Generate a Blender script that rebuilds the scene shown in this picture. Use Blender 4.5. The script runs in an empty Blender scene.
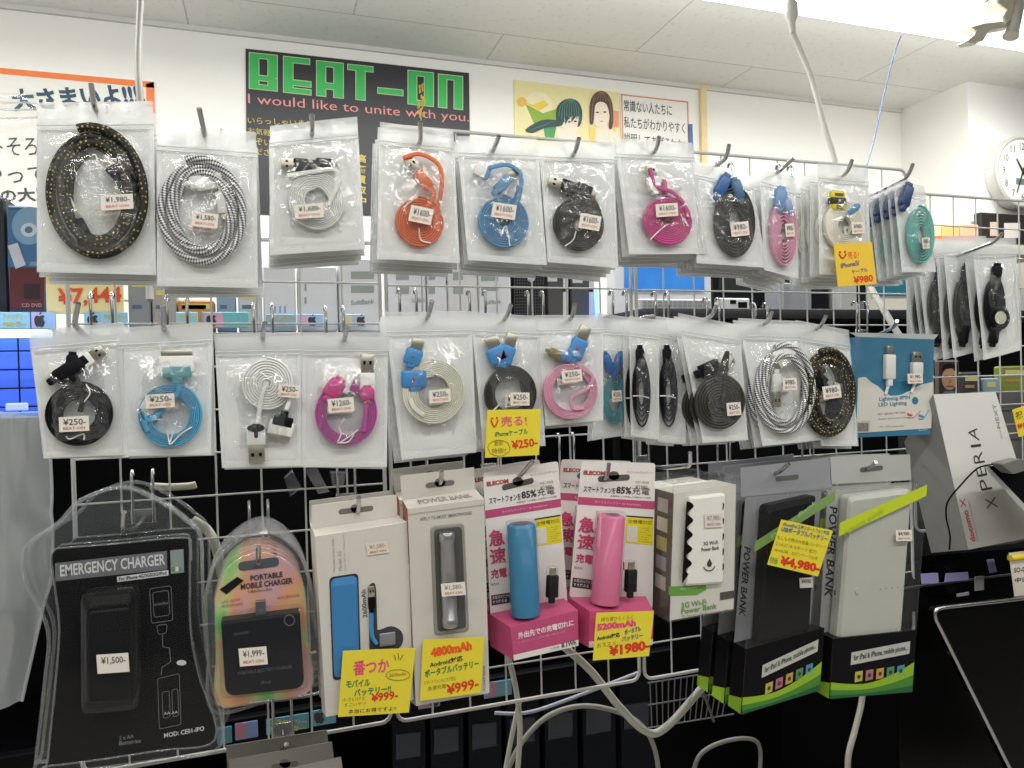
import bpy, bmesh, math, random
from mathutils import Vector, Matrix, noise
random.seed(7)
S = bpy.context.scene
COL = S.collection

# ------------------------------------------------------------------ camera
FPX = 732.0
YAW, PITCH, ROLL = math.radians(18.5), math.radians(0.7), math.radians(1.4)
EYE = Vector((0, 0, 1.40))
F = Vector((math.sin(YAW) * math.cos(PITCH), math.cos(YAW) * math.cos(PITCH), -math.sin(PITCH)))
Rh = Vector((math.cos(YAW), -math.sin(YAW), 0))
Uh = Rh.cross(F)
R = Rh * math.cos(ROLL) - Uh * math.sin(ROLL)
U = Uh * math.cos(ROLL) + Rh * math.sin(ROLL)
cam_data = bpy.data.cameras.new('camera')
cam = bpy.data.objects.new('camera', cam_data)
COL.objects.link(cam)
cam_data.sensor_width = 36.0
cam_data.lens = FPX / 1024 * 36.0
cam_data.clip_start = 0.02
cam.matrix_world = Matrix((
    (R.x, U.x, -F.x, EYE.x), (R.y, U.y, -F.y, EYE.y), (R.z, U.z, -F.z, EYE.z), (0, 0, 0, 1)))
S.camera = cam

# ------------------------------------------------------------------ world, light, exposure
S.view_settings.view_transform = 'Standard'
S.view_settings.look = 'None'
S.view_settings.gamma = 1.0
S.view_settings.use_curve_mapping = False
S.view_settings.exposure = 0.0
S.cycles.transparent_max_bounces = 24
S.cycles.max_bounces = 8
S.cycles.sample_clamp_indirect = 6.0
W = bpy.data.worlds.new('shop_ambience')
S.world = W
W.use_nodes = True
W.node_tree.nodes['Background'].inputs[0].default_value = (0.93, 0.97, 1.0, 1)
W.node_tree.nodes['Background'].inputs[1].default_value = 0.07


def area(name, loc, sx, sy, power, color=(1, 0.99, 0.96), rot=(0, 0, 0)):
    l = bpy.data.lights.new(name, 'AREA')
    l.shape = 'RECTANGLE'
    l.size, l.size_y, l.energy, l.color = sx, sy, power, color
    o = bpy.data.objects.new(name, l)
    o.location = loc
    o.rotation_euler = rot
    COL.objects.link(o)
    return o


CEIL = 2.45
# assumed unseen tube rows, added over and behind the photographer to light the fronts
area('ceiling_tube_light', (0.7, 0.05, CEIL - 0.09), 3.6, 0.10, 29)  # added row, unseen
area('ceiling_tube_light', (0.7, -1.4, CEIL - 0.09), 3.6, 0.10, 29)  # added row, unseen
# tubes of the row in view
area('ceiling_tube_light', (0.2, 1.66, CEIL - 0.08), 4.8, 0.06, 7.5, rot=(math.radians(62), 0, 0))
area('ceiling_tube_light', (0.2, 1.58, CEIL - 0.08), 4.8, 0.06, 48)
area('display_case_led', (-0.62, 1.30, 1.47), 0.6, 0.02, 0.6, (0.3, 0.42, 1.0), (math.radians(35), 0, 0))


# ------------------------------------------------------------------ projection helpers
def ray(px, py):
    return F + R * ((px - 512) / FPX) - U * ((py - 384) / FPX)


def at(px, py, Y):
    r = ray(px, py)
    return EYE + r * ((Y - EYE.y) / r.y)


def lin(c):
    c = c / 255.0
    return c / 12.92 if c <= 0.04045 else ((c + 0.055) / 1.055) ** 2.4


def rgb(h):
    return tuple(lin(int(h[i:i + 2], 16)) for i in (0, 2, 4)) + (1,)


# ------------------------------------------------------------------ materials
MATS = {}


def nt(name):
    m = bpy.data.materials.new(name)
    m.use_nodes = True
    n = m.node_tree.nodes
    return m, n, m.node_tree.links, n['Principled BSDF']


def M(hexc, rough=0.5, metal=0.0, var=0.04, spec=0.5, emit=0.0, bump=0.0, scale=60.0):
    """a plain surface with a faint procedural variation"""
    if max(rgb(hexc)[:3]) < 0.02 and not metal:
        spec *= 0.2
    key = (hexc, rough, metal, var, spec, emit, bump, scale)
    if key in MATS:
        return MATS[key]
    m, n, l, p = nt('surface_' + hexc)
    c = rgb(hexc)
    p.inputs['Roughness'].default_value = rough
    p.inputs['Metallic'].default_value = metal
    p.inputs['Specular IOR Level'].default_value = spec
    tc = n.new('ShaderNodeTexCoord')
    nz = n.new('ShaderNodeTexNoise')
    nz.inputs['Scale'].default_value = scale
    nz.inputs['Detail'].default_value = 3
    l.new(tc.outputs['Object'], nz.inputs['Vector'])
    mx = n.new('ShaderNodeMix')
    mx.data_type = 'RGBA'
    l.new(nz.outputs['Fac'], mx.inputs['Factor'])
    mx.inputs['A'].default_value = tuple(max(0, x * (1 - var)) for x in c[:3]) + (1,)
    mx.inputs['B'].default_value = tuple(min(1, x * (1 + var)) for x in c[:3]) + (1,)
    l.new(mx.outputs['Result'], p.inputs['Base Color'])
    if bump:
        b = n.new('ShaderNodeBump')
        b.inputs['Strength'].default_value = bump
        b.inputs['Distance'].default_value = 0.002
        l.new(nz.outputs['Fac'], b.inputs['Height'])
        l.new(b.outputs['Normal'], p.inputs['Normal'])
    if emit:
        p.inputs['Emission Color'].default_value = c
        p.inputs['Emission Strength'].default_value = emit
    MATS[key] = m
    return m


def film(name, cover, gloss=0.06, rough=0.12, tint=(0.9, 0.91, 0.9), bump=0.25, scale=45.0, translucent=0.5):
    """see-through plastic: COVER is how milky it is"""
    if name in MATS:
        return MATS[name]
    m, n, l, p = nt(name)
    out = n['Material Output']
    n.remove(p)
    tc = n.new('ShaderNodeTexCoord')
    nz = n.new('ShaderNodeTexNoise')
    nz.inputs['Scale'].default_value = scale
    nz.inputs['Detail'].default_value = 4
    nz.inputs['Distortion'].default_value = 1.2
    l.new(tc.outputs['Object'], nz.inputs['Vector'])
    bp = n.new('ShaderNodeBump')
    bp.inputs['Strength'].default_value = bump
    bp.inputs['Distance'].default_value = 0.003
    l.new(nz.outputs['Fac'], bp.inputs['Height'])
    tr = n.new('ShaderNodeBsdfTransparent')
    tr.inputs[0].default_value = (0.97, 0.975, 0.97, 1)
    gl = n.new('ShaderNodeBsdfGlossy')
    gl.inputs['Roughness'].default_value = rough
    l.new(bp.outputs['Normal'], gl.inputs['Normal'])
    df = n.new('ShaderNodeBsdfDiffuse')
    df.inputs[0].default_value = tint + (1,)
    tl = n.new('ShaderNodeBsdfTranslucent')
    tl.inputs[0].default_value = tint + (1,)
    md = n.new('ShaderNodeMixShader')
    md.inputs[0].default_value = translucent * 0.6
    l.new(df.outputs[0], md.inputs[1])
    l.new(tl.outputs[0], md.inputs[2])
    m1 = n.new('ShaderNodeMixShader')
    m1.inputs[0].default_value = cover
    l.new(tr.outputs[0], m1.inputs[1])
    l.new(md.outputs[0], m1.inputs[2])
    lw = n.new('ShaderNodeLayerWeight')
    lw.inputs['Blend'].default_value = 0.5
    l.new(bp.outputs['Normal'], lw.inputs['Normal'])
    pw = n.new('ShaderNodeMath')
    pw.operation = 'POWER'
    pw.inputs[1].default_value = 4.0
    l.new(lw.outputs['Facing'], pw.inputs[0])
    ad = n.new('ShaderNodeMath')
    ad.operation = 'MULTIPLY_ADD'
    ad.inputs[1].default_value = 0.5
    ad.inputs[2].default_value = gloss
    ad.use_clamp = True
    l.new(pw.outputs[0], ad.inputs[0])
    m2 = n.new('ShaderNodeMixShader')
    l.new(ad.outputs[0], m2.inputs[0])
    l.new(m1.outputs[0], m2.inputs[1])
    l.new(gl.outputs[0], m2.inputs[2])
    l.new(m2.outputs[0], out.inputs['Surface'])
    MATS[name] = m
    return m


def braid(name, base, speck, kind):
    """woven sleeve of a round cable; u runs round the cable, v along it (in cable widths)"""
    m, n, l, p = nt(name)
    uv = n.new('ShaderNodeTexCoord')
    mp = n.new('ShaderNodeMapping')
    l.new(uv.outputs['UV'], mp.inputs['Vector'])
    p.inputs['Roughness'].default_value = 0.65
    if kind == 'specks':
        mp.inputs['Scale'].default_value = (7, 2.0, 1)
        t = n.new('ShaderNodeTexVoronoi')
        t.inputs['Scale'].default_value = 1.0
        t.inputs['Randomness'].default_value = 0.35
        l.new(mp.outputs[0], t.inputs['Vector'])
        r = n.new('ShaderNodeMath')
        r.operation = 'LESS_THAN'
        r.inputs[1].default_value = 0.24
        l.new(t.outputs['Distance'], r.inputs[0])
        fac = r.outputs[0]
    else:
        mp.inputs['Scale'].default_value = (2, 1.15, 1)
        mp.inputs['Rotation'].default_value = (0, 0, math.radians(35))
        t = n.new('ShaderNodeTexChecker')
        t.inputs['Scale'].default_value = 3.6
        l.new(mp.outputs[0], t.inputs['Vector'])
        fac = t.outputs['Fac']
    mx = n.new('ShaderNodeMix')
    mx.data_type = 'RGBA'
    mx.inputs['A'].default_value = rgb(base)
    mx.inputs['B'].default_value = rgb(speck)
    l.new(fac, mx.inputs['Factor'])
    l.new(mx.outputs['Result'], p.inputs['Base Color'])
    return m


CLEAR = film('clear_film', 0.055, 0.085, 0.07, bump=0.6)
MILK = film('milky_film', 0.95, 0.05, 0.25, (0.94, 0.95, 0.94), 0.15, translucent=0.12)
SEAL = film('sealed_film', 0.32, 0.08, 0.13, (0.93, 0.94, 0.93), 0.4, translucent=0.2)
RIM = film('blister_rim', 0.10, 0.07, 0.08, (0.85, 0.88, 0.92), 0.1, 20)
SHELL = film('clear_blister', 0.012, 0.028, 0.06, (0.85, 0.87, 0.9), 0.06, 20)
TUBE = film('clear_tube', 0.015, 0.02, 0.25, (0.85, 0.87, 0.9), 0.03, 15)
CASE = film('clear_case', 0.016, 0.035, 0.05, (0.85, 0.87, 0.9), 0.03, 15)
SHEET = film('hazy_sheet', 0.45, 0.10, 0.16, (0.74, 0.77, 0.77), 0.6, 18)
CHROME = M('b9b9b9', 0.22, 1.0)
WIRE = M('c6c6c1', 0.4, 0.0)
WHITE = M('eceae4', 0.45)
BLACK = M('101012', 0.4)
BLACKM = M('17171a', 0.6)
STICK = M('e9e2d6', 0.6)
INK = M('3c3c46', 0.6)
RED = M('cf2a20', 0.6)
YEL = M('e6d437', 0.55)
PAPER = M('ded7cb', 0.65)
GOLDB = braid('black_gold_braid', '1b1a15', 'b9a964', 'specks')
WHITB = braid('white_black_braid', 'e6e6e6', '3a3a40', 'check')

# ------------------------------------------------------------------ mesh building


class MB:
    def __init__(s):
        s.v, s.f, s.m, s.s, s.mats, s.uv = [], [], [], [], [], {}

    def mi(s, m):
        if m not in s.mats:
            s.mats.append(m)
        return s.mats.index(m)

    def add(s, v, f, m, smooth=False, uvs=None):
        b = len(s.v)
        s.v += [tuple(x) for x in v]
        k = s.mi(m)
        for i, q in enumerate(f):
            if uvs:
                s.uv[len(s.f)] = uvs[i]
            s.f.append([b + j for j in q])
            s.m.append(k)
            s.s.append(smooth)
        return s

    def hexa(s, A, B, m):
        """solid between two quads (front A, back B), same winding"""
        v = list(A) + list(B)
        f = [(0, 1, 2, 3), (7, 6, 5, 4)] + [(i, 4 + i, 4 + (i + 1) % 4, (i + 1) % 4) for i in range(4)]
        return s.add(v, f, m)

    def box(s, c, d, m, r=0.0, rot=None, seg=2):
        bm = bmesh.new()
        bmesh.ops.create_cube(bm, size=1)
        for q in bm.verts:
            q.co = Vector((q.co.x * d[0], q.co.y * d[1], q.co.z * d[2]))
        if r:
            bmesh.ops.bevel(bm, geom=bm.edges[:], offset=min(r, min(d) * 0.49), segments=seg, profile=0.5, affect='EDGES')
        bm.verts.index_update()
        rot = rot or Matrix.Identity(3)
        v = [rot @ q.co + Vector(c) for q in bm.verts]
        f = [[q.index for q in g.verts] for g in bm.faces]
        bm.free()
        return s.add(v, f, m, bool(r) and seg > 1)

    def prism(s, o, y0, y1, m, side=None, bev=0.0):
        """outline o of (x,z), front at y0, back at y1"""
        n = len(o)
        if bev:
            cx, cz = sum(p[0] for p in o) / n, sum(p[1] for p in o) / n
            ex = max(abs(p[0] - cx) for p in o)
            k = 1 - bev / ex
            o2 = [(cx + (p[0] - cx) * k, cz + (p[1] - cz) * k) for p in o]
            v = [(p[0], y0, p[1]) for p in o2] + [(p[0], y0 + bev, p[1]) for p in o] + [(p[0], y1, p[1]) for p in o]
            f = [list(range(n)), list(range(3 * n - 1, 2 * n - 1, -1))]
            s.add(v, f + [(n + i, 2 * n + i, 2 * n + (i + 1) % n, n + (i + 1) % n) for i in range(n)] +
                  [(i, n + i, n + (i + 1) % n, (i + 1) % n) for i in range(n)], m)
            return s
        v = [(p[0], y0, p[1]) for p in o] + [(p[0], y1, p[1]) for p in o]
        s.add(v, [list(range(n)), list(range(2 * n - 1, n - 1, -1))], m)
        s.add(v, [(i, n + i, n + (i + 1) % n, (i + 1) % n) for i in range(n)], side or m)
        return s

    def tube(s, pts, r, m, n=8, closed=False):
        pts = [Vector(p) for p in pts]
        N = len(pts)
        v, f, uvs = [], [], []
        t0 = None
        ref = None
        dist = [0.0]
        for i in range(1, N):
            dist.append(dist[-1] + (pts[i] - pts[i - 1]).length)
        for i in range(N):
            if closed:
                t = (pts[(i + 1) % N] - pts[i - 1]).normalized()
            else:
                t = (pts[min(i + 1, N - 1)] - pts[max(i - 1, 0)]).normalized()
            if ref is None:
                ref = t.orthogonal().normalized()
            else:
                ref = (ref - t * ref.dot(t)).normalized()
            b = t.cross(ref)
            rr = r[i] if isinstance(r, (list, tuple)) else r
            for k in range(n):
                a = 2 * math.pi * k / n
                v.append(pts[i] + (ref * math.cos(a) + b * math.sin(a)) * rr)
        R0 = r[0] if isinstance(r, (list, tuple)) else r
        for i in range(N if closed else N - 1):
            j = (i + 1) % N
            for k in range(n):
                k2 = (k + 1) % n
                f.append((i * n + k, i * n + k2, j * n + k2, j * n + k))
                d0 = dist[i] / (2 * R0)
                d1 = (dist[j] if j else dist[-1] + (pts[0] - pts[-1]).length) / (2 * R0)
                uvs.append(((k / n, d0), ((k + 1) / n, d0), ((k + 1) / n, d1), (k / n, d1)))
        s.add(v, f, m, True, uvs)
        if not closed:
            s.add(v[:n], [list(range(n))], m)
            s.add(v[-n:], [list(range(n))], m)
        return s

    def ribbon(s, pts, w, t, m):
        """flat cable lying on edge: pts in (x,y,z), w across depth, t in the plane"""
        pts = [Vector(p) for p in pts]
        N = len(pts)
        prof = [(-.5, -.3), (-.5, .3), (-.3, .5), (.3, .5), (.5, .3), (.5, -.3), (.3, -.5), (-.3, -.5)]
        prof = [(a, b * 1.0) for a, b in prof]
        v, f = [], []
        for i in range(N):
            tt = (pts[min(i + 1, N - 1)] - pts[max(i - 1, 0)]).normalized()
            nn = tt.cross(Vector((0, 1, 0)))
            nn = nn.normalized() if nn.length > 1e-6 else Vector((1, 0, 0))
            for a, b in prof:
                v.append(pts[i] + nn * (a * t) + Vector((0, b * w, 0)))
        k = len(prof)
        for i in range(N - 1):
            for j in range(k):
                f.append((i * k + j, i * k + (j + 1) % k, (i + 1) * k + (j + 1) % k, (i + 1) * k + j))
        f += [list(range(k)), list(range((N - 1) * k, N * k))]
        return s.add(v, f, m, True)

    def grid(s, fn, nu, nv, m, smooth=True, mfn=None):
        v = [fn(i / nu, j / nv) for j in range(nv + 1) for i in range(nu + 1)]
        by = {}
        for j in range(nv):
            for i in range(nu):
                mm = mfn((i + .5) / nu, (j + .5) / nv) if mfn else m
                by.setdefault(mm, []).append((j * (nu + 1) + i, j * (nu + 1) + i + 1, (j + 1) * (nu + 1) + i + 1, (j + 1) * (nu + 1) + i))
        b = len(s.v)
        s.v += [tuple(x) for x in v]
        for mm, fs in by.items():
            k = s.mi(mm)
            for q in fs:
                s.f.append([b + x for x in q])
                s.m.append(k)
                s.s.append(smooth)
        return s

    def text(s, body, P, m, bold=0.0):
        """lettering stretched onto the quad P = bottom-left, bottom-right, top-left (3-D points)"""
        v, f = glyphs(body, bold)
        a, b, c = (Vector(p) for p in P)
        return s.add([a + (b - a) * x + (c - a) * y for x, y in v], f, m)

    def build(s, name, parent=None, loc=None, fixn=False):
        me = bpy.data.meshes.new(name)
        me.from_pydata(s.v, [], s.f)
        for mm in s.mats:
            me.materials.append(mm)
        me.polygons.foreach_set('material_index', s.m)
        me.polygons.foreach_set('use_smooth', s.s)
        if s.uv:
            ul = me.uv_layers.new(name='uv')
            for i, q in s.uv.items():
                p = me.polygons[i]
                for j, li in enumerate(p.loop_indices):
                    ul.data[li].uv = q[j]
        if fixn:
            bm = bmesh.new()
            bm.from_mesh(me)
            bmesh.ops.recalc_face_normals(bm, faces=bm.faces[:])
            bm.to_mesh(me)
            bm.free()
        me.update()
        o = bpy.data.objects.new(name, me)
        COL.objects.link(o)
        if parent:
            o.parent = parent
        if loc is not None:
            o.location = loc
        return o


GL = {}


def glyphs(body, bold):
    k = (body, bold)
    if k not in GL:
        c = bpy.data.curves.new('lettering', 'FONT')
        c.body = body
        c.resolution_u = 2
        c.offset = bold
        o = bpy.data.objects.new('lettering', c)
        me = bpy.data.meshes.new_from_object(o)
        xs = [q.co.x for q in me.vertices]
        ys = [q.co.y for q in me.vertices]
        x0, x1, y0, y1 = min(xs), max(xs), min(ys), max(ys)
        GL[k] = ([((q.co.x - x0) / max(1e-6, x1 - x0), (q.co.y - y0) / max(1e-6, y1 - y0)) for q in me.vertices],
                 [list(p.vertices) for p in me.polygons])
        bpy.data.objects.remove(o)
        bpy.data.curves.remove(c)
        bpy.data.meshes.remove(me)
    return GL[k]


def tag(o, label=None, cat=None, group=None, kind=None):
    for k, v in (('label', label), ('category', cat), ('group', group), ('kind', kind)):
        if v:
            o[k] = v
    return o


def copy_tree(o, parent=None):
    c = o.copy()
    COL.objects.link(c)
    c.parent = parent
    for ch in list(KIDS.get(o.name, [])):
        copy_tree(ch, c)
    KIDS.setdefault(c.name, [])
    return c


KIDS = {}


def remember(root):
    """children lists of a finished thing (copying needs them)"""
    for o in COL.objects:
        if o.parent:
            KIDS.setdefault(o.parent.name, [])
            if o not in KIDS[o.parent.name]:
                KIDS[o.parent.name].append(o)


class Fr:
    """a thing's own frame: x right, y away from the viewer, z up; P() turns a point of the photograph into local x,z on the plane y"""

    def __init__(s, px, py, Y, yaw=0.0, lean=0.0, name=None, label=None, cat=None, group=None):
        s.o = at(px, py, Y)
        s.m = Matrix.Rotation(math.radians(yaw), 3, 'Z') @ Matrix.Rotation(math.radians(lean), 3, 'X')
        s.mi = s.m.transposed()
        s.e = None
        if name:
            e = bpy.data.objects.new(name, None)
            e.empty_display_size = 0.02
            COL.objects.link(e)
            e.location = s.o
            e.rotation_euler = s.m.to_euler()
            tag(e, label, cat, group)
            s.e = e
        a, b = s.P(px - 10, py), s.P(px + 10, py)
        s.k = (b - a).length / 20
        a, b = s.P(px, py - 10), s.P(px, py + 10)
        s.kz = (b - a).length / 20

    def P(s, px, py, y=0.0):
        o = s.mi @ (EYE - s.o)
        d = s.mi @ ray(px, py)
        return o + d * ((y - o.y) / d.y)

    def xz(s, pts, y=0.0):
        return [(p.x, p.z) for p in (s.P(a, b, y) for a, b in pts)]

    def quad(s, pts, y=0.0):
        return [s.P(a, b, y) for a, b in pts]

    def text(s, mb, body, p0, p1, h, m, y, bold=0.0):
        """baseline from photo point p0 to p1, letter height h photo px"""
        a, b = s.P(p0[0], p0[1], y), s.P(p1[0], p1[1], y)
        d = (b - a).normalized()
        up = Vector((-d.z, 0, d.x)) * (h * s.kz)
        mb.text(body, (a, b, a + up), m, bold)


def cr(pts, n=8):
    """Catmull-Rom through pts"""
    pts = [Vector(p) for p in pts]
    if len(pts) < 3:
        return pts
    o = []
    for i in range(len(pts) - 1):
        p0, p1, p2, p3 = pts[max(i - 1, 0)], pts[i], pts[i + 1], pts[min(i + 2, len(pts) - 1)]
        for k in range(n):
            t = k / n
            o.append(0.5 * ((2 * p1) + (p2 - p0) * t + (2 * p0 - 5 * p1 + 4 * p2 - p3) * t * t + (3 * p1 - p0 - 3 * p2 + p3) * t ** 3))
    return o + [pts[-1]]


def sm(a, b, x):
    t = min(1, max(0, (x - a) / (b - a)))
    return t * t * (3 - 2 * t)


def bez(a, b, c, d, t):
    return a * (1 - t) ** 3 + b * 3 * t * (1 - t) ** 2 + c * 3 * t * t * (1 - t) + d * t ** 3


def slab(mb, fr, q, y0, depth, m, y1q=None):
    """solid whose front is the photo quad q (TL, TR, BR, BL) on plane y0, reaching straight back by depth"""
    A = fr.quad(q, y0)
    B = [p + Vector((0, depth, 0)) for p in A]
    mb.hexa(A, B, m)
    return A, B


def rrect(q, r, n=4, rs=None):
    """photo-space quad with rounded corners, radius r photo px"""
    o = []
    for i in range(4):
        p, a, b = Vector(q[i]), Vector(q[i - 1]), Vector(q[(i + 1) % 4])
        ri = rs[i] if rs else r
        s0, s1 = p + (a - p).normalized() * ri, p + (b - p).normalized() * ri
        for k in range(n + 1):
            t = k / n
            o.append(tuple(s0 * (1 - t) ** 2 + p * 2 * t * (1 - t) + s1 * t * t))
    return o


# ------------------------------------------------------------------ the room
DWALL, DGRID, DROW = 2.35, 0.92, 0.80


def struct(name, lo, hi, m):
    c = [(a + b) / 2 for a, b in zip(lo, hi)]
    d = [b - a for a, b in zip(lo, hi)]
    o = MB().box((0, 0, 0), d, m).build(name, loc=c)
    return tag(o, kind='structure')


WALLM = M('efeee8', 0.85, var=0.02, scale=8, bump=0.05)


def ceiling_mat():
    m, n, l, p = nt('ceiling_board')
    tc = n.new('ShaderNodeTexCoord')
    mp = n.new('ShaderNodeMapping')
    mp.inputs['Location'].default_value = (0.23, 0.1, 0)
    l.new(tc.outputs['Object'], mp.inputs['Vector'])
    br = n.new('ShaderNodeTexBrick')
    br.inputs['Color1'].default_value = rgb('ebeae5')
    br.inputs['Color2'].default_value = rgb('e8e7e2')
    br.inputs['Mortar'].default_value = rgb('c2c1bc')
    br.inputs['Scale'].default_value = 1.0
    br.inputs['Mortar Size'].default_value = 0.0022
    br.inputs['Brick Width'].default_value = 0.91
    br.inputs['Row Height'].default_value = 0.455
    l.new(mp.outputs[0], br.inputs['Vector'])
    vz = n.new('ShaderNodeTexNoise')
    vz.inputs['Scale'].default_value = 55
    vz.inputs['Detail'].default_value = 6
    l.new(tc.outputs['Object'], vz.inputs['Vector'])
    cr_ = n.new('ShaderNodeValToRGB')
    cr_.color_ramp.elements[0].position = 0.33
    cr_.color_ramp.elements[0].color = (0.62, 0.62, 0.62, 1)
    cr_.color_ramp.elements[1].position = 0.42
    cr_.color_ramp.elements[1].color = (1, 1, 1, 1)
    l.new(vz.outputs['Fac'], cr_.inputs['Fac'])
    mx = n.new('ShaderNodeMix')
    mx.data_type = 'RGBA'
    mx.blend_type = 'MULTIPLY'
    mx.inputs['Factor'].default_value = 0.22
    l.new(br.outputs['Color'], mx.inputs['A'])
    l.new(cr_.outputs['Color'], mx.inputs['B'])
    l.new(mx.outputs['Result'], p.inputs['Base Color'])
    p.inputs['Roughness'].default_value = 0.9
    return m


PIER = at(965, 81, 1.0)
k_ = (CEIL - EYE.z) / (PIER.z - EYE.z)
PX, PY = PIER.x * k_, PIER.y * k_
PX = (PX + at(903, 107, DWALL).x) / 2
struct('wall_back', (-2.4, DWALL, 0), (4.4, DWALL + 0.1, CEIL), WALLM)
struct('wall_right', (PX, PY, 0), (4.4, DWALL, CEIL), WALLM)
struct('wall_left', (-2.5, -2.5, 0), (-2.4, DWALL + 0.1, CEIL), WALLM)
struct('ceiling', (-2.5, -2.5, CEIL), (4.4, DWALL + 0.1, CEIL + 0.08), ceiling_mat())
struct('floor', (-2.5, -2.5, -0.08), (4.4, DWALL + 0.1, 0), M('b5b1a8', 0.5, scale=6))
# corner bead of the ceiling
tr = MB().box((0, 0, 0), (5.3, 0.012, 0.014), M('d2d1cb', 0.6)).build('trim_1', loc=(0.25, DWALL - 0.006, CEIL - 0.007))
tag(tr, kind='structure')

# ------------------------------------------------------------------ wire grid panels
GX0 = at(533, 290, DGRID).x
GP = 0.05
GXS = {k: GX0 + GP * k for k in range(-14, 24)}
ZT = at(523, 137, DGRID).z


def grid_panel(k0, k1, ztop, rows, label, part=0.0):
    e = bpy.data.objects.new('wire_grid_panel', None)
    COL.objects.link(e)
    zb = ztop - GP * rows
    e.location = (GXS[k0], DGRID, zb)
    tag(e, label, 'grid panel', 'white wire grid panels of the display')
    w, h = GXS[k1] - GXS[k0], ztop - zb
    a, b = 0.004, w - 0.004
    rr = 0.012
    pts = []
    for cx, cz, a0 in ((b - rr, h - rr, 0), (a + rr, h - rr, 90), (a + rr, rr, 180), (b - rr, rr, 270)):
        for t in range(5):
            an = math.radians(a0 + t * 22.5)
            pts.append((cx + rr * math.cos(an), 0, cz + rr * math.sin(an)))
    MB().tube(pts, 0.0024, WIRE, 8, True).build('frame', e)
    mb = MB()
    for k in range(1, k1 - k0):
        mb.tube([(GP * k, 0.0035, 0), (GP * k, 0.0035, h)], 0.0012, WIRE, 6)
    for j in range(1, rows):
        mb.tube([(a, 0, GP * j), (b, 0, GP * j)], 0.0012, WIRE, 6)
    mb.build('wire_mesh', e)
    return e


ZB = at(510, 697, DGRID).z
NR = round((ZT - ZB) / GP)
grid_panel(-11, -4, ZT - 0.148, NR - 3, 'white wire grid panel at the left, behind the emergency charger and black cable bags')
grid_panel(-4, 3, ZT, NR, 'white wire grid panel in the middle, behind the boxed power banks and pink stand packs')
grid_panel(3, 13, ZT - 0.001, NR, 'white wire grid panel right of centre, behind the braided cables and black power bank')
zr = at(925, 194, DGRID).z
grid_panel(13, 23, zr, 11, 'white wire grid panel at the far right, below the round wall clock')


# ------------------------------------------------------------------ hooks


def hook(top, bot, label, Y=DROW, base=None, group='display hooks on the grid', shine=CHROME):
    """peg with its upturned tip seen from photo point BOT (where the front bag hangs) to TOP"""
    T, B = at(top[0], top[1], Y - 0.022), at(bot[0], bot[1], Y - 0.004)
    G = Vector((B.x, DGRID - 0.006, B.z - 0.010))
    e = bpy.data.objects.new('display_hook', None)
    COL.objects.link(e)
    e.location = G
    tag(e, label, 'hook', group)
    pts = cr([Vector((0, 0, 0)), (B - G) * 0.5 + Vector((0, 0, -0.004)), (B - G) * 0.9 + Vector((0, 0, -0.001)), B - G + Vector((0, -0.004, 0.002)), T - G], 6)
    MB().tube(pts, 0.0026, shine, 10).build('rod', e)
    mb = MB()
    mb.box((0, 0.0005, 0.004), (0.026, 0.002, 0.016), shine, 0.0007)
    for dx in (-0.0105, 0.0105):
        mb.tube([(dx, 0.0, -0.004), (dx, -0.001, 0.03), (dx, -0.002, 0.05), (dx, 0.002, 0.055), (dx, 0.007, 0.055), (dx, 0.010, 0.050)], 0.0019, shine, 6)
    mb.build('bracket', e)
    return e


# ------------------------------------------------------------------ bagged cables
ORD = ['second', 'third', 'fourth', 'fifth', 'sixth', 'seventh']


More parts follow.
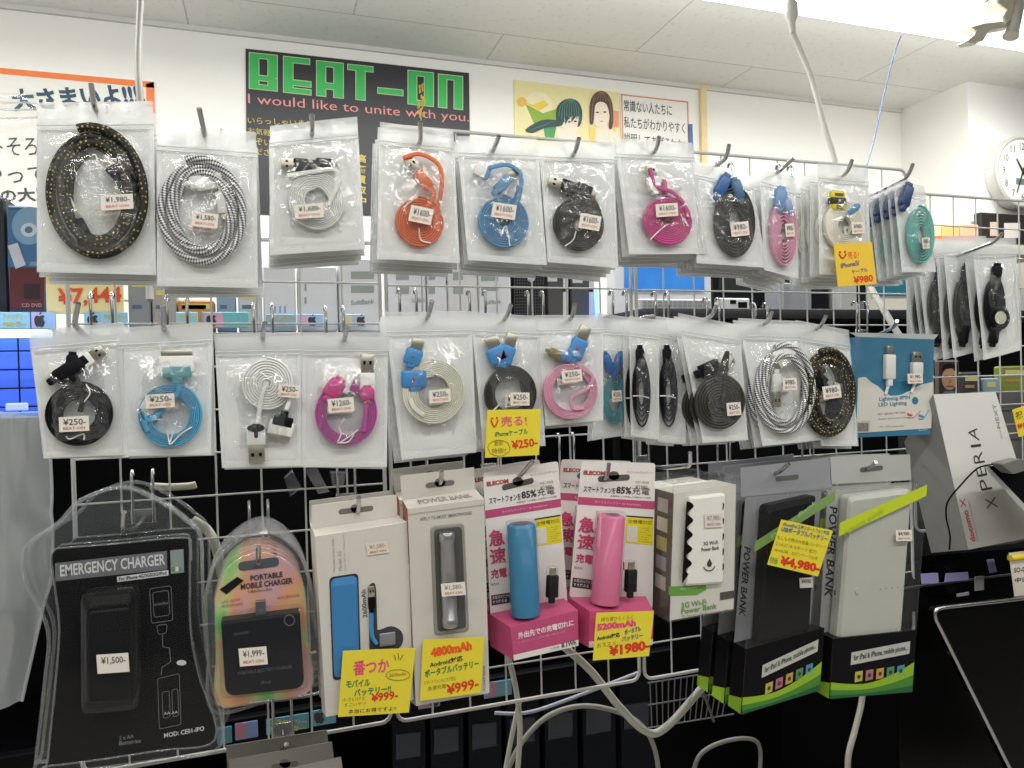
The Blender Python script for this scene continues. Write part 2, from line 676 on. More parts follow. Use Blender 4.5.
def conn(mb, fr, kind, px, py, ang, L, Wd, col, y=-0.005, metal=None):
    """plug whose body is centred on the photo point, pointing ang degrees (90 = up)"""
    c = fr.P(px, py, y)
    a = math.radians(ang)
    rot = Matrix.Rotation(-a, 3, 'Y')
    L, Wd = L * fr.kz, Wd * fr.kz
    tk = min(0.0075, max(0.004, Wd * 0.55))

    def bx(dx, dz, l, w, t, m, dy=0.0, r=0.0006):
        mb.box(c + rot @ Vector((dx, dy, dz)), (l, t, w), m, r, rot)
    MET = metal or M('c9c4b4', 0.3, 0.85)
    if kind == 'usb':
        bx(0, 0, L, Wd, tk, col, r=0.0012)
        bx(-L * 0.62, 0, L * 0.3, Wd * 0.55, tk * 0.8, col)
        t = L * 0.85
        bx(L / 2 + t / 2, 0, t, Wd * 0.84, tk * 0.6, MET, r=0.0003)
        for s in (-1, 1):
            bx(L / 2 + t * 0.55, s * Wd * 0.2, t * 0.2, Wd * 0.16, 0.0006, BLACK, -tk * 0.3, 0)
    elif kind == 'micro':
        bx(0, 0, L, Wd, tk, col, r=0.0012)
        bx(-L * 0.62, 0, L * 0.3, Wd * 0.5, tk * 0.7, col)
        bx(L / 2 + L * 0.17, 0, L * 0.38, Wd * 0.55, tk * 0.45, MET, r=0.0003)
    elif kind == 'dock':
        bx(0, 0, L, Wd, tk * 0.8, WHITE, r=0.0008)
        bx(-L * 0.5, 0, L * 0.7, Wd * 0.8, tk, col, r=0.001)
        bx(-L * 1.0, 0, L * 0.5, Wd * 0.3, tk * 0.8, col, r=0.001)
        bx(L * 0.65, 0, L * 0.4, Wd * 0.9, tk * 0.55, MET, r=0.0003)
    elif kind == 'cap':
        bx(0, 0, L, Wd, tk * 0.8, M('e3e3de', 0.25), r=0.001)
        bx(-L * 0.35, 0, L * 0.3, Wd * 1.15, tk, col, r=0.0012)
    elif kind == 'chunky':
        # a chunky rounded plug housing
        bx(0, 0, L, Wd, tk * 1.25, col, r=0.0032)
        bx(-L * 0.5, 0, L * 0.4, Wd * 0.5, tk, col, r=0.002)
        bx(L * 0.5 + L * 0.3, 0, L * 0.6, Wd * 0.7, tk * 0.6, MET, r=0.0003)
        if col == pBLU:
            bx(0, Wd * 0.05, L * 0.16, L * 0.16, 0.0014, M('a8504a', 0.5), -tk * 0.62, 0.0004)
    elif kind == 'blob':
        bx(0, 0, L, Wd, tk * 1.25, col, r=0.0035)
        bx(-L * 0.5, 0, L * 0.5, Wd * 0.5, tk, col, r=0.002)
        bx(L * 0.5, 0, L * 0.3, Wd * 0.6, tk * 0.7, col, r=0.001)
    elif kind == 'disc':
        mb.tube([c + Vector((0, .003, 0)), c + Vector((0, -.003, 0)), c + Vector((0, -.0042, 0))], [Wd * .5, Wd * .5, Wd * .42], BLACK, 20)
        mb.tube([c + Vector((0, -.003, 0)), c + Vector((0, -.0052, 0))], Wd * .27, col, 16)
    elif kind == 'badge':
        bx(0, 0, L, Wd, tk * 1.1, col, r=0.003)
        bx(-L * .02, 0, L * .34, Wd * 1.01, tk * 1.2, M('2a2620', 0.5), r=0.0008)
        bx(L * .28, 0, L * .14, Wd * .6, 0.0008, M('5a5220', 0.5), -tk * .58, 0)
        bx(-L * .34, 0, L * .16, Wd * .4, 0.0008, M('2a2620', 0.5), -tk * .58, 0)
        bx(-L * .02, 0, L * .12, L * .12, 0.001, M('c9c9bd', 0.5), -tk * .66, 0)


def spiral(fr, cx, cy, rx, ry, rin, turns, y=-0.0045, a0=0.5):
    c = fr.P(cx, cy, y)
    ax = (fr.P(cx + rx, cy, y) - fr.P(cx - rx, cy, y)).length / 2
    az = (fr.P(cx, cy + ry, y) - fr.P(cx, cy - ry, y)).length / 2
    n = int(turns * 40)
    o = []
    for i in range(n + 1):
        t = i / n
        a = a0 * math.pi + t * turns * 2 * math.pi
        q = rin + (1 - rin) * t
        o.append((c.x + ax * q * math.cos(a), y, c.z + az * q * math.sin(a)))
    return o, ax * (1 - rin) / turns


def film_y(Q, puff, seed):
    def base(u, v):
        return Q[0] * (1 - u) * (1 - v) + Q[1] * u * (1 - v) + Q[2] * u * v + Q[3] * (1 - u) * v

    def slow(u, v):
        return 0.0016 * noise.noise(Vector((u * 1.6 + seed, v * 1.6, seed * 0.37))) + 0.0012 * math.sin(3.1 * u + seed) * v

    def front(u, v):
        p = base(u, v).copy()
        b = (sm(0.02, 0.30, u) * sm(0.02, 0.30, 1 - u)) * sm(0.17, 0.40, v) * sm(0.02, 0.22, 1 - v)
        w = 0.0
        for k, (sx, sy, am) in enumerate(((3.2, 2.2, 0.0026), (6.5, 4.0, 0.0018), (2.0, 7.0, 0.0016), (9.0, 9.0, 0.0010))):
            q = noise.noise(Vector((u * sx + v * 1.3 * (k - 1) + seed * 3.7, v * sy + k * 9.1, seed)))
            w += am * (1 - min(1, abs(q) * 4.5)) ** 2
        edge = min(1, 6 * min(u, 1 - u, 1 - v, max(0, v - 0.13)))
        p.y = -0.0007 - puff * b - w * edge + slow(u, v)
        return p

    def back(u, v):
        p = base(u, v).copy()
        b = sm(0.02, 0.3, u) * sm(0.02, 0.3, 1 - u) * sm(0.2, 0.5, v) * sm(0.02, 0.3, 1 - v)
        p.y = 0.0007 + 0.002 * b + slow(u, v)
        return p
    return front, back


def cable_bag(label, desc, quad, hk, parts, behind=0, Y=DROW, puff=0.0095, yaw=0, hook_label=None, hang='top row', dy=0.012, base=None, sway=3.0, bag_name='bagged_cable', dz=0.0022, seed=None):
    seed = seed if seed is not None else random.uniform(0, 50)
    fr = Fr(hk[1][0], hk[1][1], Y, yaw, 0, bag_name, label, 'bagged cable', 'cable bags sharing the hook of ' + desc.lower())
    Q = fr.quad(quad)
    front, back = film_y(Q, puff, seed)
    bag = MB()
    bag.grid(front, 44, 60, CLEAR, True, lambda u, v: SEAL if (u < .05 or u > .95 or v > .955 or v < .17) else CLEAR)
    bag.grid(lambda u, v: back(1 - u, v), 14, 24, MILK, True, lambda u, v: SEAL if v < .17 else MILK)
    for vz in (0.135, 0.162):
        bag.tube([front(u / 12, vz) + Vector((0, -0.0002, 0)) for u in range(13)], 0.0007, SEAL, 6)
    bag.build('zip_bag', fr.e)
    cab, plugs, ties = MB(), [], []
    for p in parts:
        k = p[0]
        if k == 'coil':
            _, cx, cy, rx, ry, rin, turns, m = p
            sp, pitch = spiral(fr, cx, cy, rx, ry, rin, turns)
            cab.ribbon(sp, 0.0062, pitch * 0.93, m)
        elif k == 'ring':
            _, cx, cy, rx, ry, n, rad, m = p
            y = -0.005
            c = fr.P(cx, cy, y)
            ax = (fr.P(cx + rx, cy, y) - fr.P(cx - rx, cy, y)).length / 2
            az = (fr.P(cx, cy + ry, y) - fr.P(cx, cy - ry, y)).length / 2
            rd = rad * fr.kz
            pts = []
            N = 46 * n
            for i in range(N + 1):
                a = 0.6 * math.pi + i / 46 * 2 * math.pi
                tt = i / 46
                wob = 0.5 * math.sin(a * 0.37 + seed) + 0.3 * math.sin(a * 0.71)
                q = 1 - (rd * 1.75 / ax) * (n - 1 - tt + 0.45 * wob)
                q2 = 1 - (rd * 1.75 / az) * (n - 1 - tt + 0.45 * wob)
                pts.append((c.x + ax * q * math.cos(a), y + 0.0022 * math.sin(a * 0.5 + 1), c.z + az * q2 * math.sin(a)))
            cab.tube(pts, rd, m, 10)
        elif k == 'lead':
            cab.ribbon(cr([fr.P(a, b, -0.0085 if len(p) < 4 else p[3]) for a, b in p[1]], 8), 0.0018, 0.0046, p[2]) if len(p) < 5 else \
                cab.tube(cr([fr.P(a, b, p[3]) for a, b in p[1]], 8), p[4], p[2], 8)
        elif k == 'conn':
            mb = MB()
            conn(mb, fr, *p[1:])
            plugs.append(mb)
        elif k == 'tie':
            mb = MB()
            mb.tube(cr([fr.P(a, b, -0.0088) for a, b in p[1]], 6), 0.0008, M('efeeea', 0.4), 6)
            ties.append(mb)
    co = cab.build('cable', fr.e) if cab.v else None
    for mb in plugs:
        mb.build('plug', co or fr.e)
    for mb in ties:
        mb.build('twist_tie', co or fr.e)
    for p in parts:
        if p[0] == 'stick':
            _, px, py, w, h, ang, price = p
            c0 = fr.P(px, py)
            # nearest place on the front film
            ys = []
            for du in (-1, 0, 1):
                for dv in (-1, 0, 1):
                    best = None
                    x, z = fr.P(px + du * w / 2, py + dv * h / 2).xz
                    for i in range(21):
                        for j in range(21):
                            q = front(i / 20, j / 20)
                            dd = (q.x - x) ** 2 + (q.z - z) ** 2
                            if best is None or dd < best[0]:
                                best = (dd, q.y)
                    ys.append(best[1])
            sticker(fr, px, py, w, h, ang, price, min(ys) - 0.0004)
    remember(fr.e)
    for i in range(behind):
        c = copy_tree(fr.e)
        c.location = fr.o + Vector((random.uniform(-1, 1) * 0.002, dy * (i + 1), -dz * (i + 1) - random.uniform(0, 0.001)))
        c.rotation_euler = (fr.m @ Matrix.Rotation(math.radians(random.uniform(-sway, sway)), 3, 'Z') @ Matrix.Rotation(math.radians(random.uniform(-1.6, 1.6)), 3, 'Y')).to_euler()
        c['label'] = '%s bag hanging %s on its hook, %s' % (desc, ORD[i], hang)
    if hook_label:
        hook(hk[0], hk[1], hook_label, Y)
    return fr


def sticker(fr, px, py, w, h, ang, price, y, parent=None, red='BEAT-ON', m=None, ink=None):
    a = math.radians(ang)
    dx, dy = math.cos(a), -math.sin(a)   # along the text, in photo px

    def q(u, v):   # u,v in -.5..5
        return (px + dx * w * u + (-math.sin(a)) * h * v, py + dy * w * u - math.cos(a) * h * v)
    mb = MB()
    o = [q(-.5, .5), q(.5, .5), q(.5, -.5), q(-.5, -.5)]
    mb.prism(fr.xz(o, y), y, y + 0.0003, m or STICK)

    def tx(s, u0, u1, v0, v1, mm, bold=0.0):
        P = [fr.P(*q(u0, v0), y), fr.P(*q(u1, v0), y), fr.P(*q(u0, v1), y)]
        P = [v + Vector((0, -0.0002, 0)) for v in P]
        mb.text(s, P, mm, bold)
    tx(price, -.36, .40, -.06, .36, ink or INK, 0.01)
    if red:
        tx(red, -.36, .36, -.36, -.18, M('c2603c', 0.6), 0.01)
    mb.build('price_sticker', parent or fr.e)


def card(label, quad, Y, color, lines, name='price_card', cat='price card', group='handwritten yellow price cards', yaw=0, border=None):
    """price card; lines = (text, p0, p1, height, material, bold)"""
    fr = Fr(quad[0][0], quad[0][1], Y, yaw, 0, name, label, cat, group)
    mb = MB()
    mb.prism(fr.xz(quad), 0, 0.0008, color)
    mb.build('card', fr.e)
    tx = MB()
    for t in lines:
        if t[0] == 'line':
            tx.tube([fr.P(a, b, -0.0003) for a, b in t[1]], t[3] * fr.kz, t[2], 5)
        else:
            fr.text(tx, t[0], t[1], t[2], t[3], t[4], -0.0003, t[5] if len(t) > 5 else 0.02)
    tx.build('lettering', fr.e)
    return fr

# ------------------------------------------------------------------ cable colours
cBLK = M('17171b', 0.5)
cOLV = M('35342e', 0.45)
cWHT = M('e9e9e6', 0.45)
cCRM = M('e6e3d2', 0.45)
cORG = M('e2713c', 0.45)
cBLU = M('5a90ba', 0.45)
cSKY = M('4ba3cc', 0.45)
cMAG = M('c8468a', 0.45)
cPNK = M('dd9db6', 0.45)
cVIO = M('bb4aa0', 0.45)
cTEA = M('6fb7b0', 0.45)
cTEB = M('569aa3', 0.45)
pBLU = M('4088c6', 0.4)
pNAV = M('35609a', 0.4)

# ------------------------------------------------------------------ top row
cable_bag('large zip bag with black and gold braided cable ring, front of the leftmost top hook', 'Black and gold braided cable',
          [(37, 103), (153, 101), (156, 275), (37, 272)], ((91, 84), (95, 108)),
          [('ring', 96, 193, 42, 57, 3, 4.4, GOLDB),
           ('conn', 'micro', 122, 176, 130, 26, 17, cBLK), ('conn', 'usb', 82, 233, 113, 27, 14, cBLK),
           ('stick', 117, 202, 32, 15, 3, '¥1,980-')],
          3, puff=0.012, hook_label='chrome hook peg holding the black and gold braided cable bag')
cable_bag('zip bag with white and black braided cable ring, second on the top row', 'White and black braided cable',
          [(157, 124), (256, 132), (258, 288), (157, 286)], ((199, 108), (204, 133)),
          [('ring', 201, 212, 37, 46, 3, 3.6, WHITB),
           ('conn', 'dock', 206, 182, 10, 18, 16, cWHT), ('conn', 'micro', 223, 203, 275, 22, 12, cWHT),
           ('stick', 205, 220, 26, 14, -6, '¥1,580-')],
          3, puff=0.011, hook_label='chrome hook peg holding the white and black braided cable bag')
cable_bag('zip bag with white flat cable coil and black and white plugs, top row', 'White flat cable of the top row',
          [(270, 126), (357, 117), (365, 249), (270, 255)], ((312, 114), (312, 133)),
          [('coil', 316, 201, 28, 29, 0.42, 8, cWHT),
           ('lead', [(287, 176), (312, 172), (335, 170), (337, 185), (328, 206)], cWHT),
           ('conn', 'usb', 301, 165, 180, 14, 12, cBLK), ('conn', 'micro', 324, 163, 0, 16, 9, cBLK),
           ('conn', 'usb', 321, 163, 180, 10, 8, cWHT),
           ('stick', 309, 211, 29, 14, 4, '¥1,680-')],
          4, hook_label='chrome hook peg holding the white cable bag beneath the black shop sign')
cable_bag('zip bag with orange flat cable coil, top row', 'Orange flat cable',
          [(380, 122), (453, 131), (460, 263), (377, 259)], ((420, 122), (420, 141)),
          [('coil', 419, 222, 24, 25, 0.12, 9, cORG),
           ('lead', [(403, 158), (420, 154), (438, 164), (442, 182), (438, 205), (430, 218)], cORG),
           ('lead', [(431, 188), (434, 197), (420, 215)], cORG),
           ('conn', 'usb', 424, 180, 128, 20, 11, cORG),
           ('tie', [(404, 207), (412, 200), (419, 190)]), ('tie', [(419, 228), (421, 240), (431, 243)]),
           ('stick', 421, 215, 23, 16, -12, '¥1600-')],
          4, hook_label='chrome hook peg holding the orange cable bag')
cable_bag('zip bag with blue flat cable coil and blue plugs, top row', 'Blue flat cable of the top row',
          [(457, 136), (537, 139), (547, 265), (468, 260)], ((499, 136), (494, 149)),
          [('coil', 503, 222, 25, 26, 0.2, 9, cBLU),
           ('lead', [(489, 168), (508, 165), (521, 176), (518, 200), (508, 212)], cBLU),
           ('conn', 'usb', 503, 184, 45, 20, 10, cBLU), ('conn', 'cap', 482, 172, 160, 16, 11, cBLU),
           ('tie', [(501, 236), (506, 226), (510, 246)]),
           ('stick', 504, 211, 24, 15, -8, '¥1600-')],
          4, hook_label='chrome hook peg holding the blue cable bag of the top row')
cable_bag('zip bag with dark round cable coil and black plugs, between blue and magenta ones', 'Dark round coil',
          [(539, 140), (613, 143), (618, 268), (548, 262)], ((579, 138), (574, 154)),
          [('coil', 578, 224, 25, 27, 0.25, 9, cOLV),
           ('lead', [(571, 190), (590, 196), (600, 212)], cOLV),
           ('conn', 'usb', 568, 187, 165, 16, 12, cBLK), ('conn', 'micro', 584, 190, -20, 16, 11, cBLK),
           ('tie', [(565, 246), (573, 240), (576, 231)]),
           ('stick', 590, 222, 21, 15, -10, '¥1600-')],
          4, hook_label='chrome hook peg holding the dark round coil, below the illustrated poster')
cable_bag('zip bag with magenta flat cable coil, below the poster with Japanese lettering', 'Magenta cable of the top row',
          [(614, 138), (692, 143), (706, 254), (630, 254)], ((659, 137), (655, 151)),
          [('coil', 667, 221, 24, 24, 0.15, 9, cMAG),
           ('lead', [(650, 168), (656, 186), (672, 192), (684, 204), (688, 218)], cMAG),
           ('conn', 'usb', 653, 184, 100, 14, 12, cWHT), ('conn', 'cap', 668, 187, 0, 12, 13, cMAG),
           ('tie', [(650, 240), (660, 230), (668, 224)]), ('tie', [(684, 218), (688, 226), (680, 214)]),
           ('stick', 667, 210, 22, 13, 4, '¥1600-')],
          4, hook_label='chrome hook peg holding the magenta cable bag of the top row')
cable_bag('zip bag with dark oval cable coil and blue plugs, right of the magenta cable', 'Dark oval coil with blue plugs',
          [(694, 161), (750, 176), (767, 268), (697, 263)], ((729, 145), (724, 160)),
          [('coil', 734, 222, 20, 36, 0.3, 8, cOLV),
           ('conn', 'blob', 722, 186, 60, 22, 13, pNAV), ('conn', 'blob', 737, 190, 110, 20, 12, M('4c6f93', 0.4)),
           ('stick', 740, 229, 18, 14, 6, '¥980-')],
          4, hook_label='chrome hook peg holding the dark oval coil with blue plugs')
cable_bag('zip bag with narrow pink cable coil and blue plugs, right end of top row', 'Pink cable of the top row',
          [(760, 168), (796, 178), (799, 279), (764, 270)], ((794, 158), (780, 171)),
          [('coil', 783, 233, 13, 34, 0.3, 7, cPNK),
           ('conn', 'blob', 780, 199, 80, 20, 13, M('6f93bd', 0.4)), ('conn', 'blob', 787, 206, 110, 14, 11, M('8d9fc4', 0.4)),
           ('stick', 790, 230, 9, 13, 5, '¥980-')],
          5, hook_label='chrome hook peg holding the pink cable bag of the top row', sway=5)
cable_bag('zip bag with white cable coil and yellow and black plug, behind the 980 yen card', 'White cable with the yellow plug',
          [(818, 163), (868, 168), (871, 276), (820, 274)], ((852, 160), (845, 174)),
          [('coil', 843, 226, 19, 24, 0.35, 8, cCRM),
           ('conn', 'badge', 837, 201, 90, 20, 17, M('d8c62e', 0.45)),
           ('conn', 'blob', 852, 210, 30, 16, 8, cBLU),
           ('stick', 858, 228, 12, 11, 5, '¥980-')],
          5, hook_label='chrome hook peg holding the bag with the yellow and black plug', sway=5)
cable_bag('zip bag with teal cable coil, rightmost of the top row on the main grid', 'Teal cable of the top row',
          [(893, 180), (924, 186), (936, 272), (903, 272)], ((913, 164), (905, 178)),
          [('coil', 920, 235, 13, 29, 0.3, 7, cTEA),
           ('conn', 'blob', 906, 196, 70, 22, 12, M('2f4470', 0.4)),
           ('stick', 926, 243, 7, 11, 5, '¥980-')],
          5, hook_label='chrome hook peg holding the teal cable bag of the top row', sway=6, dy=0.014)

# ------------------------------------------------------------------ second row
H2 = 'second row'
cable_bag('zip bag with thick black flat cable coil and white plug, leftmost of second row', 'Thick black flat cable',
          [(28, 331), (124, 322), (125, 455), (45, 458)], ((78, 303), (76, 326)),
          [('coil', 79, 414, 34, 32, 0.48, 7, cBLK),
           ('lead', [(74, 384), (84, 386), (83, 400), (80, 412)], cBLK),
           ('conn', 'usb', 85, 361, 33, 15, 13, cWHT), ('conn', 'cap', 56, 372, 165, 16, 15, cBLK),
           ('conn', 'blob', 69, 370, 35, 30, 15, cBLK, -0.0065), ('conn', 'blob', 72, 362, 85, 16, 11, cBLK, -0.007), ('conn', 'blob', 72, 377, 300, 18, 10, cBLK, -0.007),
           ('tie', [(84, 402), (90, 393), (86, 384)]), ('tie', [(66, 436), (70, 439), (83, 434), (84, 440)]),
           ('stick', 74, 424, 30, 15, 3, '¥250-')],
          1, hook_label='chrome hook peg holding the thick black cable bag', hang=H2)
cable_bag('zip bag with sky blue flat cable coil and wide dock plug, second row', 'Sky blue flat cable',
          [(117, 328), (212, 322), (211, 455), (124, 456)], ((163, 305), (164, 328)),
          [('coil', 170, 415, 32, 32, 0.6, 6, cSKY),
           ('lead', [(178, 385), (176, 395), (150, 420), (141, 412), (148, 432)], cSKY),
           ('conn', 'dock', 177, 364, 90, 16, 32, cTEB), ('conn', 'usb', 150, 405, 60, 14, 14, cWHT),
           ('tie', [(167, 430), (169, 441), (171, 444), (181, 434), (192, 427)]), ('tie', [(174, 430), (170, 442)]),
           ('stick', 160, 401, 29, 14, 3, '¥250-')],
          1, hook_label='chrome hook peg holding the sky blue cable bag', hang=H2)
cable_bag('zip bag with white flat spiral cable above white and black plugs, second row', 'White spiral cable of the second row',
          [(214, 334), (301, 332), (301, 466), (222, 468)], ((265, 323), (263, 336)),
          [('coil', 267, 384, 26, 26, 0.1, 9, cWHT),
           ('lead', [(268, 381), (262, 395), (258, 420), (256, 426)], cWHT, -0.0085),
           ('lead', [(291, 392), (290, 400), (286, 410)], cWHT),
           ('conn', 'usb', 256, 435, 270, 20, 18, cWHT), ('conn', 'blob', 256, 428, 270, 6, 17, cBLK, -0.0065), ('conn', 'blob', 256, 432, 270, 14, 6, cBLK, -0.0068),
           ('conn', 'dock', 281, 428, 255, 14, 24, cBLK),
           ('stick', 289, 391, 21, 13, -4, '¥250-')],
          1, hook_label='chrome hook peg holding the white spiral cable bag', hang=H2)
cable_bag('zip bag with purple magenta cable loop tied by a white twist tie, second row', 'Purple magenta cable',
          [(302, 333), (388, 333), (387, 467), (301, 467)], ((347, 327), (345, 338)),
          [('coil', 346, 413, 31, 33, 0.66, 6, cVIO),
           ('lead', [(324, 400), (332, 392), (338, 396)], cVIO), ('lead', [(368, 396), (366, 410), (364, 432)], cVIO),
           ('conn', 'usb', 367, 384, 88, 22, 15, cWHT), ('conn', 'cap', 344, 381, 60, 22, 16, cWHT),
           ('conn', 'blob', 334, 389, 55, 20, 17, cMAG, -0.0065), ('conn', 'blob', 367, 394, 90, 14, 15, cMAG, -0.0065),
           ('tie', [(339, 428), (341, 434), (338, 443), (350, 436), (358, 430)]), ('tie', [(338, 443), (348, 442), (354, 434)]),
           ('stick', 341, 405, 26, 14, 5, '¥1260-')],
          1, hook_label='chrome hook peg holding the purple magenta cable bag', hang=H2)
cable_bag('tall zip bag with cream cable coil and blue plugs, middle of second row', 'Cream cable with blue plugs',
          [(384, 312), (471, 311), (477, 452), (402, 460)], ((432, 301), (428, 317)),
          [('coil', 433, 392, 31, 32, 0.5, 8, cCRM),
           ('lead', [(410, 398), (414, 408), (424, 416)], cCRM),
           ('conn', 'chunky', 413, 357, 70, 17, 17, pBLU), ('conn', 'chunky', 414, 379, 90, 18, 25, pBLU),
           ('stick', 440, 396, 21, 13, 5, '¥250-')],
          3, hook_label='chrome hook peg holding the cream cable bag', hang=H2)
cable_bag('zip bag with dark cable loop and blue plugs, behind the 250 yen card', 'Dark cable with blue plugs',
          [(471, 312), (538, 316), (546, 446), (483, 448)], ((511, 305), (506, 318)),
          [('coil', 510, 394, 26, 28, 0.6, 7, cOLV),
           ('conn', 'chunky', 497, 355, 110, 17, 20, pBLU), ('conn', 'chunky', 506, 355, 70, 20, 16, pBLU),
           ('tie', [(494, 410), (500, 404)]),
           ('stick', 520, 399, 19, 13, 0, '¥250-')],
          3, hook_label='chrome hook peg holding the dark cable bag above the 250 yen card', hang=H2)
cable_bag('zip bag with pink cable coil and blue plug, right of the 250 yen card', 'Pink cable of the second row',
          [(535, 315), (603, 315), (603, 420), (546, 426)], ((575, 304), (571, 318)),
          [('coil', 570, 391, 27, 28, 0.68, 6, cPNK),
           ('lead', [(577, 366), (592, 376), (588, 388), (572, 398), (573, 408), (584, 408)], cPNK),
           ('conn', 'chunky', 577, 349, 65, 22, 17, pBLU), ('conn', 'micro', 556, 354, 155, 14, 9, M('8f7f55', 0.4, 0.5)),
           ('conn', 'chunky', 566, 357, 160, 12, 10, pBLU),
           ('stick', 572, 376, 20, 12, 6, '¥250-')],
          3, hook_label='chrome hook peg holding the pink cable bag of the second row', hang=H2)
cable_bag('zip bag with narrow teal cable coil and two blue plugs, second row', 'Narrow teal cable',
          [(597, 313), (634, 318), (630, 434), (592, 440)], ((655, 316), (640, 320)),
          [('coil', 614, 400, 12, 25, 0.45, 6, cTEB),
           ('conn', 'blob', 608, 364, 110, 20, 10, pNAV), ('conn', 'blob', 618, 364, 70, 20, 10, pNAV),
           ('stick', 617, 396, 10, 11, 4, '¥250-')],
          1, Y=DROW + 0.06, hook_label='chrome hook peg pointing right above the dark cable bags seen edge-on', hang=H2, puff=0.007)
# bags of black cable hanging one behind another, seen from their edge
for i, (x, lab) in enumerate(((637, 'seen edge-on beside the narrow teal cable'),
                              (664, 'seen edge-on left of the black round coil'))):
    cable_bag('zip bag with narrow black cable, ' + lab, ['Edge-on black cable beside the teal one', 'Edge-on black cable of the middle'][i],
              [(x - 8, 316), (x + 22, 320), (x + 22, 440 + 4 * i), (x - 6, 436 + 6 * i)], ((x + 10, 312), (x + 6, 320)),
              [('coil', x + 4, 392, 9, 37, 0.3, 5, cBLK), ('conn', 'blob', x + 3, 358, 90, 20, 9, cBLK),
               ('tie', [(x - 4, 396), (x + 4, 396), (x + 12, 398)])],
              2, Y=DROW + 0.03, yaw=-14, hang=H2, sway=5, dy=0.014)
cable_bag('zip bag with black round cable coil, left of the white and black braid', 'Black round coil',
          [(678, 313), (739, 325), (748, 440), (703, 443)], ((716, 306), (710, 317)),
          [('coil', 719, 402, 25, 27, 0.15, 8, cOLV), ('lead', [(716, 380), (727, 352), (726, 372), (722, 410)], cOLV),
           ('conn', 'usb', 709, 369, 20, 22, 14, cBLK), ('conn', 'cap', 724, 362, 60, 18, 13, M('3a3f52', 0.4)),
           ('stick', 734, 409, 14, 13, 5, '¥250-')],
          3, hook_label='chrome hook peg holding the black round coil of the second row', hang=H2, sway=5, dy=0.014)
cable_bag('zip bag with white and black braided cable, near the right end of the second row', 'White and black braid of the second row',
          [(738, 318), (796, 321), (821, 440), (763, 446)], ((772, 312), (766, 323)),
          [('ring', 784, 390, 25, 39, 3, 3.0, WHITB),
           ('conn', 'dock', 782, 356, 215, 18, 18, cWHT), ('conn', 'usb', 776, 383, 270, 18, 10, cWHT),
           ('stick', 790, 384, 14, 12, 3, '¥980-')],
          4, hook_label='chrome hook peg holding the white and black braid of the second row', hang=H2, sway=3)
cable_bag('zip bag with black and gold braided cable, right end of the second row', 'Black and gold braid of the second row',
          [(795, 320), (849, 330), (858, 446), (822, 446)], ((826, 316), (818, 328)),
          [('ring', 828, 393, 22, 39, 3, 3.4, GOLDB),
           ('conn', 'micro', 818, 380, 140, 18, 15, cBLK), ('conn', 'usb', 835, 407, 80, 18, 12, cBLK),
           ('stick', 832, 392, 18, 13, 8, '¥980-')],
          4, hook_label='chrome hook peg holding the black and gold braid of the second row', hang=H2, sway=3)

# far right bags, black coiled cables
R3 = 'far right'
for i, (x, n, lab, d) in enumerate(((996, 1, 'frontmost of the far right bags, black cable plug with a round face', 'Black cable with the round face'),
                                   (966, 1, 'second of the far right bags, dark cable coil seen half from its edge', 'Dark cable of the far right'),
                                   (940, 2, 'third of the far right bags, beside the teal cable', 'Third far right cable'))):
    dz = (0, -2, 2)[i]
    cable_bag('zip bag, ' + lab, d,
              [(x - 24, 238 + dz), (x + 20, 238 + dz), (x + 25, 350 + dz), (x - 12, 360 + dz)], ((x + 10, 232), (x + 2, 243)),
              [('coil', x - 2, 306, 10, 30, 0.2, 6, cOLV if i else cBLK), ('conn', 'blob', x - 2, 334, 260, 20, 9, cBLK),
               ('conn', 'blob', x, 276, 80, 20, 10, cBLK)] +
              ([('conn', 'disc', x + 2, 318, 0, 24, 24, M('c9c9b8', 0.4), -0.0065)] if i == 0 else []),
              n, Y=DROW + 0.02 + 0.03 * i, yaw=-8, hang=R3, sway=4, dy=0.013)
hook((1003, 233), (992, 243), 'chrome hook peg over the far right bags of black cable', DROW)

# ------------------------------------------------------------------ handwritten price cards
tRED, tPNK, tGRN, tBLU, tBRN, tBLK = M('d8341c', 0.6), M('e8467c', 0.6), M('1f7d43', 0.6), M('2d4f86', 0.6), M('8d7d1c', 0.6), M('26262a', 0.6)
tORG = M('ee5a1e', 0.6)
AMB = M('ecc638', 0.55)


def smile(x0, x1, y, d, m, r):
    return [('line', [(x0 + (x1 - x0) * i / 8, y + d * math.sin(math.pi * i / 8)) for i in range(9)], m, r),
            ('line', [(x0 + 1, y - 2.6), (x0 + 1.1, y - 1)], m, r * 1.3), ('line', [(x1 - 1, y - 3), (x1 - 1.1, y - 1.4)], m, r * 1.3)]


